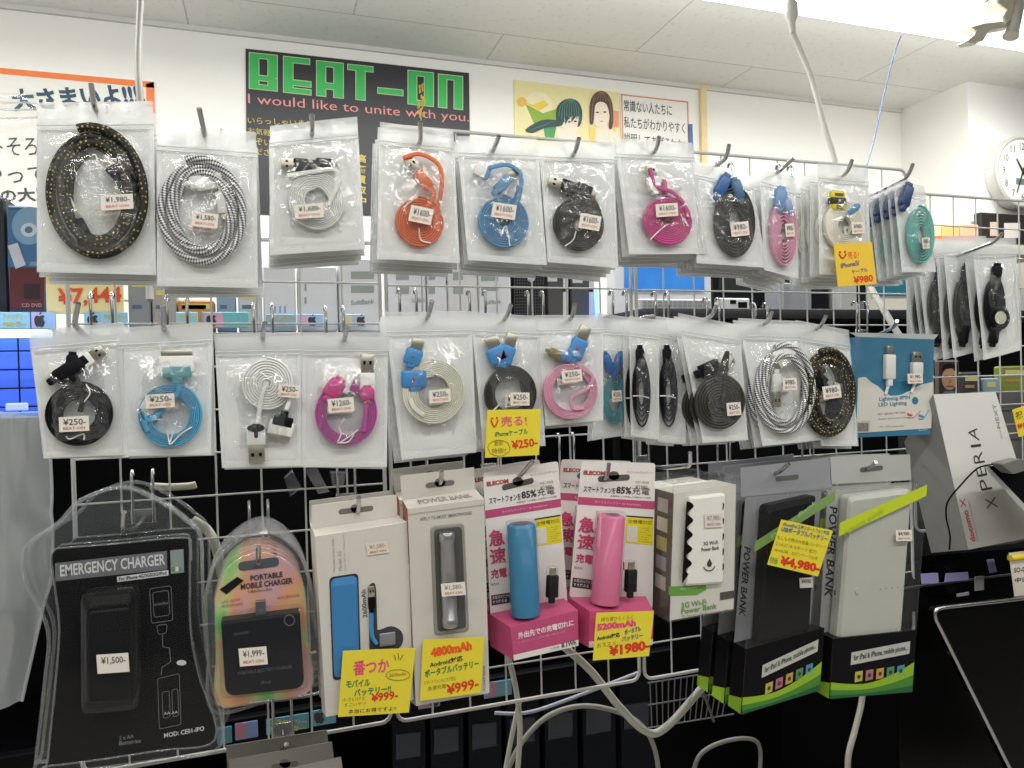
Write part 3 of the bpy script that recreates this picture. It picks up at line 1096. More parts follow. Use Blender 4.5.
card('amber handwritten card reading 980 yen, clipped on the bag with the yellow plug',
     [(833.7, 244), (872, 242), (876.7, 284), (838, 286.7)], DROW - 0.016, AMB,
     smile(839, 846, 254, 4, tRED, 0.8) + [('売る!', (848, 259), (859, 258.5), 7.5, tORG, 0.01), ('iPhone5/', (841, 268.5), (860, 265), 5, tBLU),
                                           ('ケーブル', (852, 274), (868, 271.5), 4.2, tBLU), ('¥980', (854, 284), (873.5, 281.5), 7.5, tRED, 0.03)])
card('yellow handwritten card reading 250 yen, below the dark cable with blue plugs',
     [(487.5, 410), (541, 409), (539, 455), (485, 457.8)], DROW - 0.016, YEL,
     smile(491, 498, 420, 6.5, tRED, 0.8) + [('売る!', (501, 427), (527, 425.5), 10.5, tPNK, 0.015), ('iPhoneケーブル', (495, 437), (528, 434), 6, tGRN),
                                             ('激安', (494, 446), (503, 445.5), 5, tBRN, 0), ('特価!!', (492, 454), (506, 453), 5.5, tBRN, 0), ('¥250-', (512, 449.5), (538, 446), 9, tRED, 0.03)] +
     [('line', [(499 + 11 * math.cos(a * .4) * (1 + .06 * math.sin(a * 2.4)), 448 + 8 * math.sin(a * .4)) for a in range(17)], tBRN, 0.3)])
card('yellow handwritten card on the grey box with the blue device, reading 999 yen',
     [(343, 651), (415.5, 648), (409, 712.5), (338, 717)], DROW - 0.03, YEL,
     [('番つか', (353, 676), (389, 672.5), 15, tPNK, 0.02), ('モバイル', (346, 688), (370, 686), 7.5, tGRN, 0.03), ('バッテリー!!', (354, 697), (391, 692), 7.5, tGRN, 0.03),
      ('¥999-', (371, 702.5), (398, 699), 9, tRED, 0.03), ('小さいけど', (342, 702), (366, 700), 4, tBRN, 0), ('すごいヤツ', (344, 707), (366, 705), 3.6, tBRN, 0),
      ('本当にお得ですよ!!', (348, 714), (396, 710.5), 4.5, tBLK, 0), ('2600mAh', (389, 677), (406, 675.5), 3.5, tBRN, 0),
      ('line', [(398 + 12 * math.cos(a * .4), 675 + 5.5 * math.sin(a * .4)) for a in range(17)], tBRN, 0.3),
      ('line', [(394, 655), (396, 660)], tBRN, 0.4), ('line', [(398, 653), (399, 659)], tBRN, 0.4), ('line', [(403, 655), (400, 660)], tBRN, 0.4)])
card('yellow handwritten card on the cream power bank box, reading 999 yen',
     [(423, 640), (484.7, 637), (481, 693), (420, 701)], DROW - 0.03, YEL,
     [('4800mAh', (431, 658), (472, 650), 10, tORG, 0.06), ('Android対応', (430, 668), (463, 661), 6, tBLK), ('ポータブルバッテリー', (425, 678), (479, 667), 8, tGRN, 0.03),
      ('スマートフォンもこれで安心', (424, 685), (456, 680), 4, tBRN, 0), ('急速充電', (428, 691), (446, 688), 4.5, tBRN, 0), ('¥999-', (447, 695.5), (479, 688), 11, tRED, 0.03)])
card('yellow handwritten card reading 1980 yen, on the pink stand pack',
     [(596.5, 613), (654, 611), (649, 656), (593, 660.5)], DROW - 0.066, YEL,
     [('持ち運びらくらく', (601, 622), (633, 619.5), 4.6, tBRN, 0), ('5200mAh', (597, 631), (636, 626), 7, tPNK, 0.06), ('Android対応', (597, 641), (620, 637), 5, tBLK, 0.03),
      ('ポータブル', (625, 635), (641, 631), 5.5, tBLU, 0.03), ('バッテリー', (622, 642), (643, 638), 5.5, tBLU, 0.03), ('おススメ', (597, 648), (616, 645), 4.5, tBRN, 0), ('¥1980-', (609, 657), (650, 650), 11, tRED, 0.05)])
card('printed yellow card with blue letters reading 4,980 yen, hung before the black power bank',
     [(781.6, 519.5), (833, 530.6), (818, 576.5), (767.5, 564.6)], DROW - 0.05, YEL,
     [('iPhone/iPad 各種スマートフォン対応', (783, 526), (829, 535.5), 4.5, M('38668f', 0.6)), ('USBポータブルバッテリー', (781, 531.5), (827, 542), 6, M('2f5f92', 0.6), 0.03),
      ('もしもの時の大容量バッテリー', (777, 539), (825, 549), 4, tBRN, 0), ('2.1Aと1A 2ポート出力', (775.5, 545), (816, 554), 4, tBRN, 0), ('microUSB・30ピンケーブル付', (774, 551), (817, 560.5), 4, tBRN, 0),
      ('特価', (769.5, 563), (777, 564.6), 6.5, M('2f9440', 0.6), 0.0), ('¥4,980-', (779, 566.5), (819, 574.5), 11, tRED, 0.05)],
     name='printed_price_card', group=None)

# ------------------------------------------------------------------ lower row: blister packs
sh = Fr(124, 540, DROW, 0, 0, 'blister_pack', 'big clear blister pack holding a black emergency charger, lower left', 'blister pack')


def z3(x, y):
    return x * .375, 480 + y * .375


def poly(pts, n=5):
    q = cr([(a, b, 0) for a, b in pts + [pts[0]]], n)
    return [(v.x, v.y) for v in q[:-1]]


cardo = poly([z3(*p) for p in ((150, 182), (320, 168), (485, 153), (505, 172), (506, 250), (508, 400), (530, 520), (574, 690), (420, 722), (135, 762), (128, 745), (148, 540), (158, 400), (148, 300), (136, 210))], 5)
shello = poly([z3(*p) for p in ((62, 185), (100, 150), (160, 110), (220, 50), (330, 20), (430, 60), (500, 110), (535, 150), (540, 250), (545, 400), (560, 520), (590, 705), (430, 745), (102, 785), (95, 760), (120, 540), (128, 400), (75, 290), (60, 230))], 5)
mb = MB()
mb.prism(sh.xz(cardo, 0.004), 0.003, 0.0045, M('060608', 0.5))
g1 = [z3(*p) for p in ((147, 222), (445, 189), (446, 238), (148, 270))]
mb.prism(sh.xz(g1, 0.003), 0.0026, 0.003, M('6d6d72', 0.5))
LG = M('d9d9db', 0.5)
sh.text(mb, 'EMERGENCY CHARGER', z3(161, 258), z3(441, 226), 11.5, LG, 0.0023, 0.02)
g2 = [z3(*p) for p in ((312, 258), (449, 240), (450, 254), (313, 272))]
mb.prism(sh.xz(g2, 0.003), 0.0026, 0.003, LG)
sh.text(mb, 'For iPhone 4G/3GS/3G/iPod', z3(318, 269), z3(444, 252), 3.6, M('1c1c20', 0.5), 0.0023, 0.02)
g3 = [z3(*p) for p in ((454, 188), (489, 184), (491, 246), (456, 250))]
mb.prism(sh.xz(g3, 0.003), 0.0026, 0.003, M('8d9a94', 0.5))
for i, c in enumerate(('4f8f6c', 'd5d8d0', '6a8b9b')):
    g = [z3(*p) for p in ((458 + 10 * i, 232), (466 + 10 * i, 231), (466 + 10 * i, 243), (458 + 10 * i, 244))]
    mb.prism(sh.xz(g, 0.0026), 0.0023, 0.0026, M(c, 0.5))
GR = M('8b8b90', 0.5)


def outline(fr, mb, pts, y, r, m, close=True):
    P = [fr.P(a, b, y) for a, b in pts]
    mb.tube(P, r, m, 5, close)


for q in (((399, 290), (456, 282), (461, 374), (404, 382)), ((407, 300), (449, 294), (453, 360), (411, 366)),
          ((420, 530), (478, 516), (483, 652), (425, 664)), ((432, 566), (451, 562), (454, 632), (435, 636)), ((458, 560), (474, 556), (477, 628), (461, 632)), ((418, 388), (446, 384), (444, 408), (422, 412))):
    outline(sh, mb, rrect([z3(*p) for p in q], 2, 2), 0.0022, 0.00022, GR)
outline(sh, mb, [z3(*p) for p in ((433, 412), (434, 445), (452, 448), (455, 485), (432, 500), (430, 520))], 0.0022, 0.0003, GR, False)
el = [z3(484 + 13 * math.cos(a * .4), 487 + 7 * math.sin(a * .4)) for a in range(16)]
mb.prism(sh.xz(el, 0.003), 0.0024, 0.003, LG)
sh.text(mb, 'for iPod & iPhone', z3(413, 336), z3(448, 331), 3, GR, 0.0022)
sh.text(mb, 'AA AA', z3(437, 627), z3(474, 622), 3, LG, 0.0022)
sh.text(mb, 'MOD: CE01-IPO', z3(438, 688), z3(545, 668), 4.8, LG, 0.0022, 0.02)
sh.text(mb, '2 x AA', z3(318, 694), z3(356, 688), 4, GR, 0.0022)
sh.text(mb, 'Batteries', z3(318, 708), z3(376, 700), 4.2, GR, 0.0022)
mb.build('backing_card', sh.e)
ch = MB()
dev = rrect([z3(*p) for p in ((222, 318), (352, 304), (356, 604), (226, 616))], 8)
ch.prism(sh.xz(dev, -0.016), -0.016, 0.003, M('0b0b0c', 0.3), bev=0.003)
dev2 = rrect([z3(*p) for p in ((232, 350), (346, 338), (350, 592), (236, 602))], 5)
ch.prism(sh.xz(dev2, -0.0165), -0.0168, -0.012, M('131315', 0.25), bev=0.001)
o = ch.build('emergency_charger', sh.e)
sticker(sh, *z3(301, 489), 32, 19, 4, '¥1,500-', -0.0235, sh.e, None)
bl = MB()
bl.prism(sh.xz(shello, 0.002), -0.001, 0.0065, SHELL, bev=0.002)
bub = rrect([z3(*p) for p in ((212, 306), (364, 290), (368, 616), (214, 630))], 9)
bl.prism(sh.xz(bub, -0.02), -0.022, 0.001, SHELL, bev=0.006)
outline(sh, bl, cardo, -0.0015, 0.0011, RIM)
outline(sh, bl, shello, 0.002, 0.0018, RIM)
bl.build('clear_shell', sh.e, fixn=True)
hook((124, 512), (124, 531), 'chrome hook peg through the dome of the emergency charger pack')
remember(sh.e)
for i in range(2):
    c = copy_tree(sh.e)
    c.location = sh.o + Vector((-0.003 + .005 * i, 0.032 * (i + 1), -0.003))
    c['label'] = 'clear dome-topped blister pack, %s behind the black emergency charger pack' % ORD[i]

# portable charger


def z4(x, y):
    return 180 + x * .362, 490 + y * .362


def holo():
    m, n, l, p = nt('holographic_card')
    tc = n.new('ShaderNodeTexCoord')
    mp = n.new('ShaderNodeMapping')
    mp.inputs['Location'].default_value = (3.1, 0, 1.7)
    mp.inputs['Scale'].default_value = (1, 0.1, 0.8)
    l.new(tc.outputs['Object'], mp.inputs['Vector'])
    w = n.new('ShaderNodeTexNoise')
    w.inputs['Scale'].default_value = 17
    w.inputs['Detail'].default_value = 1
    w.inputs['Distortion'].default_value = 0.8
    l.new(mp.outputs[0], w.inputs['Vector'])
    r = n.new('ShaderNodeValToRGB')
    for pos, c in ((0.0, 'b7b4c4'), (0.34, '86da72'), (0.44, 'd5dea0'), (0.53, 'f3b184'), (0.62, 'e3b4b8'), (1.0, 'c4b4d8')):
        e = r.color_ramp.elements.new(pos) if pos not in (0.0, 1.0) else r.color_ramp.elements[-1 if pos else 0]
        e.color = rgb(c)
    l.new(w.outputs['Fac'], r.inputs['Fac'])
    l.new(r.outputs['Color'], p.inputs['Base Color'])
    p.inputs['Metallic'].default_value = 0.15
    p.inputs['Roughness'].default_value = 0.35
    return m


pc = Fr(260, 556, DROW, 0, 0, 'blister_pack', 'arched clear blister pack with a rainbow card and square black mobile charger', 'blister pack', 'arched blister packs of mobile chargers')
arch = poly([z4(*p) for p in ((96, 300), (130, 215), (215, 172), (300, 200), (342, 268), (352, 400), (360, 552), (230, 578), (106, 592), (100, 450))], 5)
mb = MB()
mb.prism(pc.xz(arch, 0.004), 0.003, 0.0045, holo())
slot = rrect([z4(*p) for p in ((160, 200), (272, 184), (274, 210), (162, 224))], 4.4)
mb.prism(pc.xz(slot, 0.003), 0.0024, 0.003, M('4c5660', 0.5))
dk = M('4b3a2c', 0.5)
pc.text(mb, 'PORTABLE', z4(195, 252), z4(284, 240), 5.6, dk, 0.0022, 0.03)
pc.text(mb, 'MOBILE CHARGER', z4(168, 276), z4(312, 258), 6, dk, 0.0022, 0.03)
pc.text(mb, '1850mAh', z4(190, 285), z4(254, 277), 2.6, dk, 0.0022)
pc.text(mb, 'USE WITH', z4(116, 314), z4(166, 306), 3, M('b0655c', 0.5), 0.0022)
pc.text(mb, 'IPOD/IPHONE', z4(116, 326), z4(174, 318), 3, M('b0655c', 0.5), 0.0022)
pc.text(mb, '4G/S iPHONE', z4(268, 303), z4(330, 294), 3, M('b0655c', 0.5), 0.0022)
ph = [z4(*p) for p in ((110, 274), (158, 240), (176, 250), (128, 288))]
mb.prism(pc.xz(ph, 0.003), 0.0022, 0.003, BLACK)
mb.build('backing_card', pc.e)
ch = MB()
dev = rrect([z4(*p) for p in ((113, 364), (331, 338), (344, 548), (126, 572))], 9, 5, (2, 2, 11, 11))
ch.prism(pc.xz(dev, -0.014), -0.015, 0.003, M('1d1e22', 0.35), bev=0.0025)
c0 = pc.P(*z4(223, 326), -0.005)
ch.box(c0, (0.010, 0.006, 0.016), M('7a7a80', 0.3, 0.7), 0.0006)
G2 = M('5c5d63', 0.5)
pc.text(ch, 'mobile', z4(150, 403), z4(190, 396), 3.4, G2, -0.0153)
pc.text(ch, 'PORTABLE BATTERY CHARGER', z4(160, 512), z4(310, 492), 3.4, G2, -0.0153)
pc.text(ch, 'iPod', z4(224, 538), z4(250, 534), 3.4, G2, -0.0153)
outline(pc, ch, [z4(302 + 14 * math.cos(a * .4), 360 + 15 * math.sin(a * .4)) for a in range(16)], -0.0152, 0.0007, G2)
ch.build('mobile_charger', pc.e)
sticker(pc, *z4(202, 460), 28, 18, 5, '¥1,999-', -0.0185, pc.e)
bl = MB()
ao = poly([z4(*p) for p in ((70, 300), (105, 190), (220, 110), (318, 160), (362, 262), (378, 400), (402, 545), (235, 585), (88, 610), (78, 450))], 5)
bl.prism(pc.xz(ao, 0.002), -0.0015, 0.0065, SHELL, bev=0.002)
bl.prism(pc.xz(rrect([z4(*p) for p in ((103, 352), (342, 326), (356, 556), (112, 584))], 9), -0.018), -0.0178, 0.001, SHELL, bev=0.004)
outline(pc, bl, ao, 0.002, 0.0019, RIM)
outline(pc, bl, arch, -0.002, 0.0011, RIM)
bl.build('clear_shell', pc.e, fixn=True)
hook((258.5, 547), (258.5, 563), 'chrome hook peg through the slot of the rainbow charger pack')
remember(pc.e)
for i in range(4):
    c = copy_tree(pc.e)
    c.location = pc.o + Vector((-0.001, 0.022 * (i + 1), -0.001 * i))
    c['label'] = 'arched clear mobile charger blister pack, %s behind the rainbow fronted one' % ORD[i]

# ------------------------------------------------------------------ lower row: hang-tab boxes


def slot_tab(mb, fr, q, y, m, hole, th=0.0012):
    """card hang tab with its euro slot shown as a dark recessed opening"""
    slab(mb, fr, q, y, th, m)
    if hole:
        cx, cy, w, sl = hole
        o = []
        for i in range(16):
            a = i / 16 * 2 * math.pi
            dx, dy = math.cos(a), math.sin(a)
            ex = (w / 2 - 3.2) * (1 if dx >= 0 else -1) + 3.2 * dx
            o.append((cx + ex, cy + 2.8 * dy + sl * ex))
        mb.prism(fr.xz(o, y), y - 0.0003, y, M('6f6a62', 0.8))
        o2 = [(cx + 5.5 * math.cos(i * .4), cy - 1.5 + 4.4 * math.sin(i * .4)) for i in range(16)]
        mb.prism(fr.xz(o2, y), y - 0.0003, y, M('6f6a62', 0.8))


def z5(x, y):
    return 300 + x * .3643, 460 + y * .3643


# blue device box
b1 = Fr(356, 512, DROW, 0, 0, 'power_bank_box', 'off-white hang-tab box with a blue power bank in its window', 'box')
mb = MB()
fq = [(315, 536.5), (407.5, 522), (413.5, 700), (326, 717)]
yF = -0.022
A = b1.quad(fq, yF)
tabq = [(311.7, 505.5), (396.5, 494.6), (397.6, 516.5), (311.9, 529)]
Bk = b1.quad([(312.3, 529), (398, 516.5), (403.5, 694), (322, 711)], 0.0)
mb.hexa(A, Bk, M('cfcbc1', 0.6))
slot_tab(mb, b1, tabq, -0.0006, M('cfcbc2', 0.6), (356, 510, 35, -0.12))
LGR = M('a9a59d', 0.6)
mb.build('carton', b1.e)
w1 = MB()
win = rrect([z5(*p) for p in ((80, 322), (160, 310), (168, 590), (90, 606))], 5)
w1.prism(b1.xz(win, yF), yF - 0.0004, yF + 0.001, M('2a2c30', 0.6))
w1.prism(b1.xz(rrect([z5(*p) for p in ((84, 328), (157, 317), (164, 586), (94, 600))], 6), yF - 0.002), yF - 0.0035, yF, M('3d7fb6', 0.4), bev=0.002)
w1.build('blue_power_bank', b1.e)
w2 = MB()
kh = poly([z5(*p) for p in ((186, 350), (197, 338), (208, 350), (212, 450), (216, 466), (250, 456), (278, 470), (282, 500), (262, 522), (215, 530), (192, 530), (190, 440))], 4)
w2.prism(b1.xz(kh, yF), yF - 0.0004, yF + 0.001, M('3a3a3c', 0.6))
w2.tube(cr([b1.P(*z5(*p), yF - 0.002) for p in ((196, 420), (198, 480), (210, 505))]), 0.0022, M('3f8fc8', 0.4), 8)
conn(w2, b1, 'usb', *z5(197, 392), 90, 12, 7, BLACK, yF - 0.002)
w2.box(b1.P(*z5(240, 492), yF - 0.001), (0.017, 0.003, 0.014), M('8e9093', 0.3, 0.3), 0.001)
w2.build('adapter_cable', b1.e)
t = MB()


def vtext(fr, mb, body, p0, p1, w, m, y, bold=0.0):
    """text running up the photo from p0 to p1; w photo px of letter height (towards the left)"""
    a, b = fr.P(*p0, y), fr.P(*p1, y)
    d = (b - a).normalized()
    up = Vector((-d.z, 0, d.x)) * (w * fr.k)
    mb.text(body, (a, b, a + up), m, bold)


vtext(b1, t, '2600mAh', z5(185, 432), z5(180, 355), 4.6, M('5a5854', 0.6), yF - 0.0003, 0.02)
vtext(b1, t, 'Portable power bank', z5(100, 305), z5(95, 215), 3.2, LGR, yF - 0.0003)
vtext(b1, t, 'Model: A5', z5(117, 303), z5(114, 250), 4, LGR, yF - 0.0003)
vtext(b1, t, 'Input: DC 5V  Output: 5V', z5(128, 302), z5(123, 205), 2.2, LGR, yF - 0.0003)
t.build('printing', b1.e)
sticker(b1, *z5(213, 242), 22, 12, 8, '¥1,580-', yF - 0.001, b1.e, 'BEAT-ON', M('dcd4c4', 0.6), M('b09a88', 0.6))
hook((359, 497.5), (358, 511), 'chrome hook peg through the tab of the box with the blue power bank')
remember(b1.e)
c = copy_tree(b1.e)
c.location = b1.o + Vector((0.0, 0.045, -0.002))
c['label'] = 'off-white hang-tab box half hidden behind the one with the blue power bank'
b1.e['group'] = c['group'] = 'hang-tab boxes with a blue power bank'

# cream box with metal cylinder
b2 = Fr(440, 481, DROW, 0, 0, 'power_bank_box', 'cream hang-tab power bank box with a silver cylinder in its window', 'box')
yF = -0.026
mb = MB()
CRM = M('cac6bc', 0.55)
A = b2.quad([(407.5, 509), (484, 499), (489.5, 693), (416, 706)], yF)
Bk = b2.quad([(402.5, 500), (475.5, 489), (480, 688), (411, 702)], 0.0)
mb.hexa(A, Bk, CRM)
s_ = MB()
o4 = [A[0] + Vector((-0.0004, 0.0005, 0)), A[3] + Vector((-0.0004, 0.0005, 0)), Bk[3] + Vector((-0.0004, 0, 0)), Bk[0] + Vector((-0.0004, 0, 0))]
o5 = [o4[0] + (o4[1] - o4[0]) * .28, o4[3] + (o4[2] - o4[3]) * .28]
mb.add([o4[0], o5[0], o5[1], o4[3]], [(0, 1, 2, 3)], M('9c4a35', 0.6))
slot_tab(mb, b2, [(400, 476), (474, 467.3), (475.2, 489), (402, 500)], -0.0006, CRM, (440, 484, 29, -0.12))
mb.build('carton', b2.e)
t = MB()
TX = M('8b8780', 0.6)
tp = [A[0] + (Bk[0] - A[0]) * .25, A[1] + (Bk[1] - A[1]) * .25, A[0] + (Bk[0] - A[0]) * .72]
d_ = tp[1] - tp[0]
dn = (A[1] - A[0]).cross(Bk[0] - A[0]).normalized() * 0.0009
tq = [tp[0] + d_ * .17 + dn, tp[0] + d_ * .88 + dn, tp[2] + d_ * .17 + dn]
t.text('POWER BANK', tq, TX, 0.02)
b2.text(t, 'APPLY TO MOST SMARTPHONES', (420, 521), (472, 514.5), 3.2, M('7d7972', 0.6), yF - 0.0004, 0.01)
t.prism(b2.xz([(407.6, 514), (484.2, 504), (484.2, 505.5), (407.7, 515.5)], yF), yF - 0.0003, yF, M('aaa69e', 0.6))
vtext(b2, t, 'POWER BANK', (485.8, 690), (485.5, 665), 2.6, TX, yF - 0.0004)
t.build('printing', b2.e)
w = MB()
w.prism(b2.xz(rrect([z5(*p) for p in ((357, 182), (450, 172), (464, 470), (368, 482))], 5), yF), yF - 0.0012, yF, M('8f8c85', 0.5), bev=0.0006)
w.prism(b2.xz(rrect([z5(*p) for p in ((367, 190), (443, 182), (455, 460), (377, 470))], 4), yF), yF - 0.0016, yF - 0.001, M('4c4b49', 0.6))
w.build('window', b2.e)
w = MB()
SIL = M('a9a9ab', 0.3, 0.75)
p0, p1 = b2.P(*z5(402, 198), yF - 0.004), b2.P(*z5(412, 458), yF - 0.004)
r = 0.0088
ax = (p1 - p0)
w.tube([p0, p0 + ax * .02, p0 + ax * .1, p0 + ax * .105, p0 + ax * .9, p0 + ax * .905, p0 + ax * .98, p1], [r * .85, r, r, r * .94, r * .94, r, r, r * .85], SIL, 20)
w.build('silver_power_bank', b2.e)
sticker(b2, *z5(421, 355), 24, 13, 5, '¥1,580-', yF - 0.0135, b2.e, 'BEAT-ON', STICK, M('96877b', 0.6))
hook((441.5, 470.5), (440, 483), 'chrome hook peg through the tab of the cream power bank box')
remember(b2.e)
for i in range(1):
    c = copy_tree(b2.e)
    c.location = b2.o + Vector((0.0, 0.05, 0.002))
    c['label'] = 'cream hang-tab box half hidden behind the one with the silver cylinder'
    b2.e['group'] = c['group'] = 'cream hang-tab boxes with a silver cylinder'

# ------------------------------------------------------------------ pink stand packs
HOT = M('bd4d77', 0.5)
HOTD = M('c64a72', 0.5)


def z6(x, y):
    return 470 + x * .3125, 440 + y * .3125


def stand_pack(label, cardq, stf, stb, wl, cyl, colc, colname, plug, Y, kx, front_text=True):
    """hang card with a cylinder power bank standing on a pink carton base.  cardq TL TR BR BL; stf, stb: base front / back quads"""
    fr = Fr(cardq[0][0], cardq[0][1], Y, 0, 0, 'stand_pack', label, 'power bank pack', 'pink stand packs of cylinder power banks')
    T, Rr, Br, Bl = [Vector(p) for p in cardq]

    def q(u, v):   # card coordinates, v down
        p = T * (1 - u) * (1 - v) + Rr * u * (1 - v) + Br * u * v + Bl * (1 - u) * v
        return (p.x, p.y)
    mb = MB()
    mb.prism(fr.xz(rrect([q(0, 0), q(1, 0), q(1, 1), q(0, 1)], 3, 3)), 0, 0.001, M('e6e1dc', 0.55))

    def rect(u0, v0, u1, v1, m, y=0.0, t=0.0003):
        mb.prism(fr.xz([q(u0, v0), q(u1, v0), q(u1, v1), q(u0, v1)], y), y - t, y, m)

    def tx(s, u0, u1, v, h, m, bold=0.02, y=-0.0005):
        a, b = q(u0, v), q(u1, v)
        fr.text(mb, s, a, b, h * (Bl - T).length, m, y, bold)
    rect(0, .262, 1, .318, HOT)
    tx('モバイルバッテリー for Smartphone', .22, .82, .303, .022, M('f0c6d6', 0.6), 0)
    tx('ELECOM', .04, .33, .098, .032, M('b0433f', 0.6), 0.05)
    tx('モバイルバッテリー', .62, .98, .075, .016, M('b58f8c', 0.6))
    tx('スマートフォンを', .06, .48, .225, .045, M('3a3436', 0.6), 0.015)
    tx('85%', .49, .69, .222, .052, M('3a3436', 0.6), 0.03)
    tx('充電', .70, .93, .222, .056, M('3a3436', 0.6), 0.0)
    tx('本製品をフル充電した状態からの充電', .42, .95, .247, .012, M('8a8584', 0.6))
    rect(.71, .11, .95, .19, M('e9e3d8', 0.6))
    tx('希望小売価格', .74, .92, .145, .02, M('9b948c', 0.6), 0)
    tx('¥1980-', .74, .92, .183, .03, M('8b857d', 0.6))
    # yellow panel on the right
    rect(.64, .372, .985, .382, M('2a2622', 0.6))
    rect(.64, .384, .985, .565, M('e3d52a', 0.6))
    tx('全機種対応', .66, .97, .425, .03, M('5d5414', 0.6), 0.0)
    for i in range(7):
        tx('スマートフォン・携帯電話に' if i % 2 else 'ゲーム機にも対応した', .80, .975 - .03 * (i % 3), .455 + i * .016, .009, M('8a7f22', 0.6), 0)
    rect(.655, .445, .785, .555, M('d9d4c9', 0.6), -0.0003)
    # big characters on the left
    for s, v, h, u1, m in (('急', .52, .115, .24, HOTD), ('速', .655, .125, .245, HOTD), ('充電', .745, .07, .245, HOTD)):
        tx(s, .03, u1, v, h, m, 0.03)
    tx('対応', .26, .32, .745, .03, HOTD)
    tx('出力1A', .03, .13, .79, .02, M('7a7472', 0.6))
    rect(.02, .855, .28, .925, M('3a3537', 0.6))
    tx('充電済みだから', .035, .265, .885, .022, M('e6e1dc', 0.6), 0, -0.0008)
    tx('すぐ使える', .035, .22, .915, .022, M('e6e1dc', 0.6), 0.02, -0.0008)
    # euro slot
    a, b = Vector(q(kx - .17, .125)), Vector(q(kx + .17, .105))
    o = []
    for i in range(16):
        an = i / 16 * 2 * math.pi
        c0 = b if math.cos(an) >= 0 else a
        o.append((c0.x + 3.2 * math.cos(an), c0.y + 3.2 * math.sin(an)))
    mb.prism(fr.xz(o), -0.0003, 0, M('57524c', 0.8))
    c0 = (a + b) / 2
    mb.prism(fr.xz([(c0.x + 5.5 * math.cos(i * .4), c0.y - 2.5 + 4.5 * math.sin(i * .4)) for i in range(16)]), -0.0003, 0, M('57524c', 0.8))
    mb.build('hang_card', fr.e)
    st = MB()
    yB = -0.042
    fA, fB = fr.quad(stf, yB), fr.quad(stb, -0.0005)
    st.hexa(fA, fB, HOT)
    ws = [fA[3] + (fA[0] - fA[3]) * wl, fA[2] + (fA[1] - fA[2]) * wl]
    e_ = Vector((0, -0.0004, 0))
    st.add([ws[0] + e_, ws[1] + e_, fA[2] + e_, fA[3] + e_], [(0, 1, 2, 3)], M('e0dbd6', 0.6))
    if front_text:
        def ft(s, u0, u1, v0, v1, m, bold=0.03):
            def pp(u, v):
                return fA[3] * (1 - u) * (1 - v) + fA[2] * u * (1 - v) + fA[1] * u * v + fA[0] * (1 - u) * v + Vector((0, -0.0007, 0))
            st.text(s, (pp(u0, v0), pp(u1, v0), pp(u0, v1)), m, bold)
        ft('外出先での充電切れに', .09, .93, .60, .80, M('f4dfe6', 0.6))
        ft('いざというときの強い味方です', .09, .8, .47, .54, M('e79ab8', 0.6), 0)
        ft('大容量', .55, .7, .07, .13, M('8d8683', 0.6), 0)
        ft('8.1Wh', .73, .96, .05, .19, M('4e4846', 0.6), 0.03)
    st.build('carton_base', fr.e)
    cy = MB()
    y = -0.024
    p0, p1 = fr.P(*cyl[0], y), fr.P(*cyl[1], y)
    rr = cyl[2] * fr.k
    ax = p1 - p0
    bat = cy.tube([p0, p0 + ax * .012, p0 + ax * .025, p1], [rr * .86, rr * .96, rr, rr], colc, 24)
    cy.tube([p0 + Vector((0, 0, .0004)), p0 + Vector((0, 0, .0002))], rr * .6, M('55555a', 0.5), 16)
    mk = fr.P(cyl[0][0] + cyl[2] * .55, (cyl[0][1] * .45 + cyl[1][1] * .55), y)
    cy.box((mk.x, y - rr * .86, mk.z), (0.0008, 0.0015, 0.010), M('1c3f52' if colname == 'blue' else '8c2f5a', 0.5))
    cy.build(colname + '_power_bank', fr.e)
    pl = MB()
    conn(pl, fr, 'micro', plug[0], plug[1], 86, 22, 12, BLACKM, -0.02)
    pl.build('plug', fr.e)
    tb = MB()
    tb.tube([p0 + Vector((0, 0, .003)), p0 + Vector((0, 0, .0025)), p1], [rr * 1.02, rr * 1.1, rr * 1.1], TUBE, 24)
    a0, a1 = fr.P(plug[0], plug[1] - 20, -0.02), fr.P(plug[0] + .5, plug[1] + 16, -0.02)
    tb.tube([a0, a0 + Vector((0, 0, -.002)), a1], [0.0055, 0.007, 0.007], TUBE, 16)
    tb.build('clear_tube', fr.e, fixn=True)
    remember(fr.e)
    return fr


s1 = stand_pack('white and pink pack with a blue cylinder power bank, left of the pink cylinder one',
                [z6(42, 105), z6(282, 68), z6(312, 525), z6(66, 565)],
                [z6(130, 600), z6(345, 545), z6(347, 658), z6(140, 706)], [z6(62, 556), z6(300, 506), z6(304, 622), z6(66, 660)],
                .17, (z6(164, 268), z6(178, 556), 13.6), M('2f7ea8', 0.6), 'blue', z6(263, 468), DROW, .45)
s2 = stand_pack('white and pink pack with a pink cylinder power bank, behind the 1980 yen card',
                [z6(357, 68), z6(593, 74), z6(584, 540), z6(318, 502)],
                [z6(383, 548), z6(588, 548), z6(584, 655), z6(380, 664)], [z6(316, 503), z6(562, 500), z6(560, 615), z6(312, 625)],
                .17, (z6(452, 240), z6(432, 520), 12.6), M('d97098', 0.6), 'pink', z6(514, 450), DROW, .45)
hook((533, 461), (520, 476), 'chrome hook peg in the slot of the blue cylinder pack')
hook((609, 464), (605, 478), 'chrome hook peg in the slot of the pink cylinder pack')
for fr, lab in ((s1, 'white and pink pack half hidden behind the blue cylinder pack'), (s2, 'white and pink pack half hidden behind the pink cylinder pack')):
    c = copy_tree(fr.e)
    c.location = fr.o + Vector((0, 0.062, -0.004))
    c['label'] = lab

# ------------------------------------------------------------------ clear case of the 3G Wi-Fi bank


def z7(x, y):
    return 640 + x * .3777, 440 + y * .3777


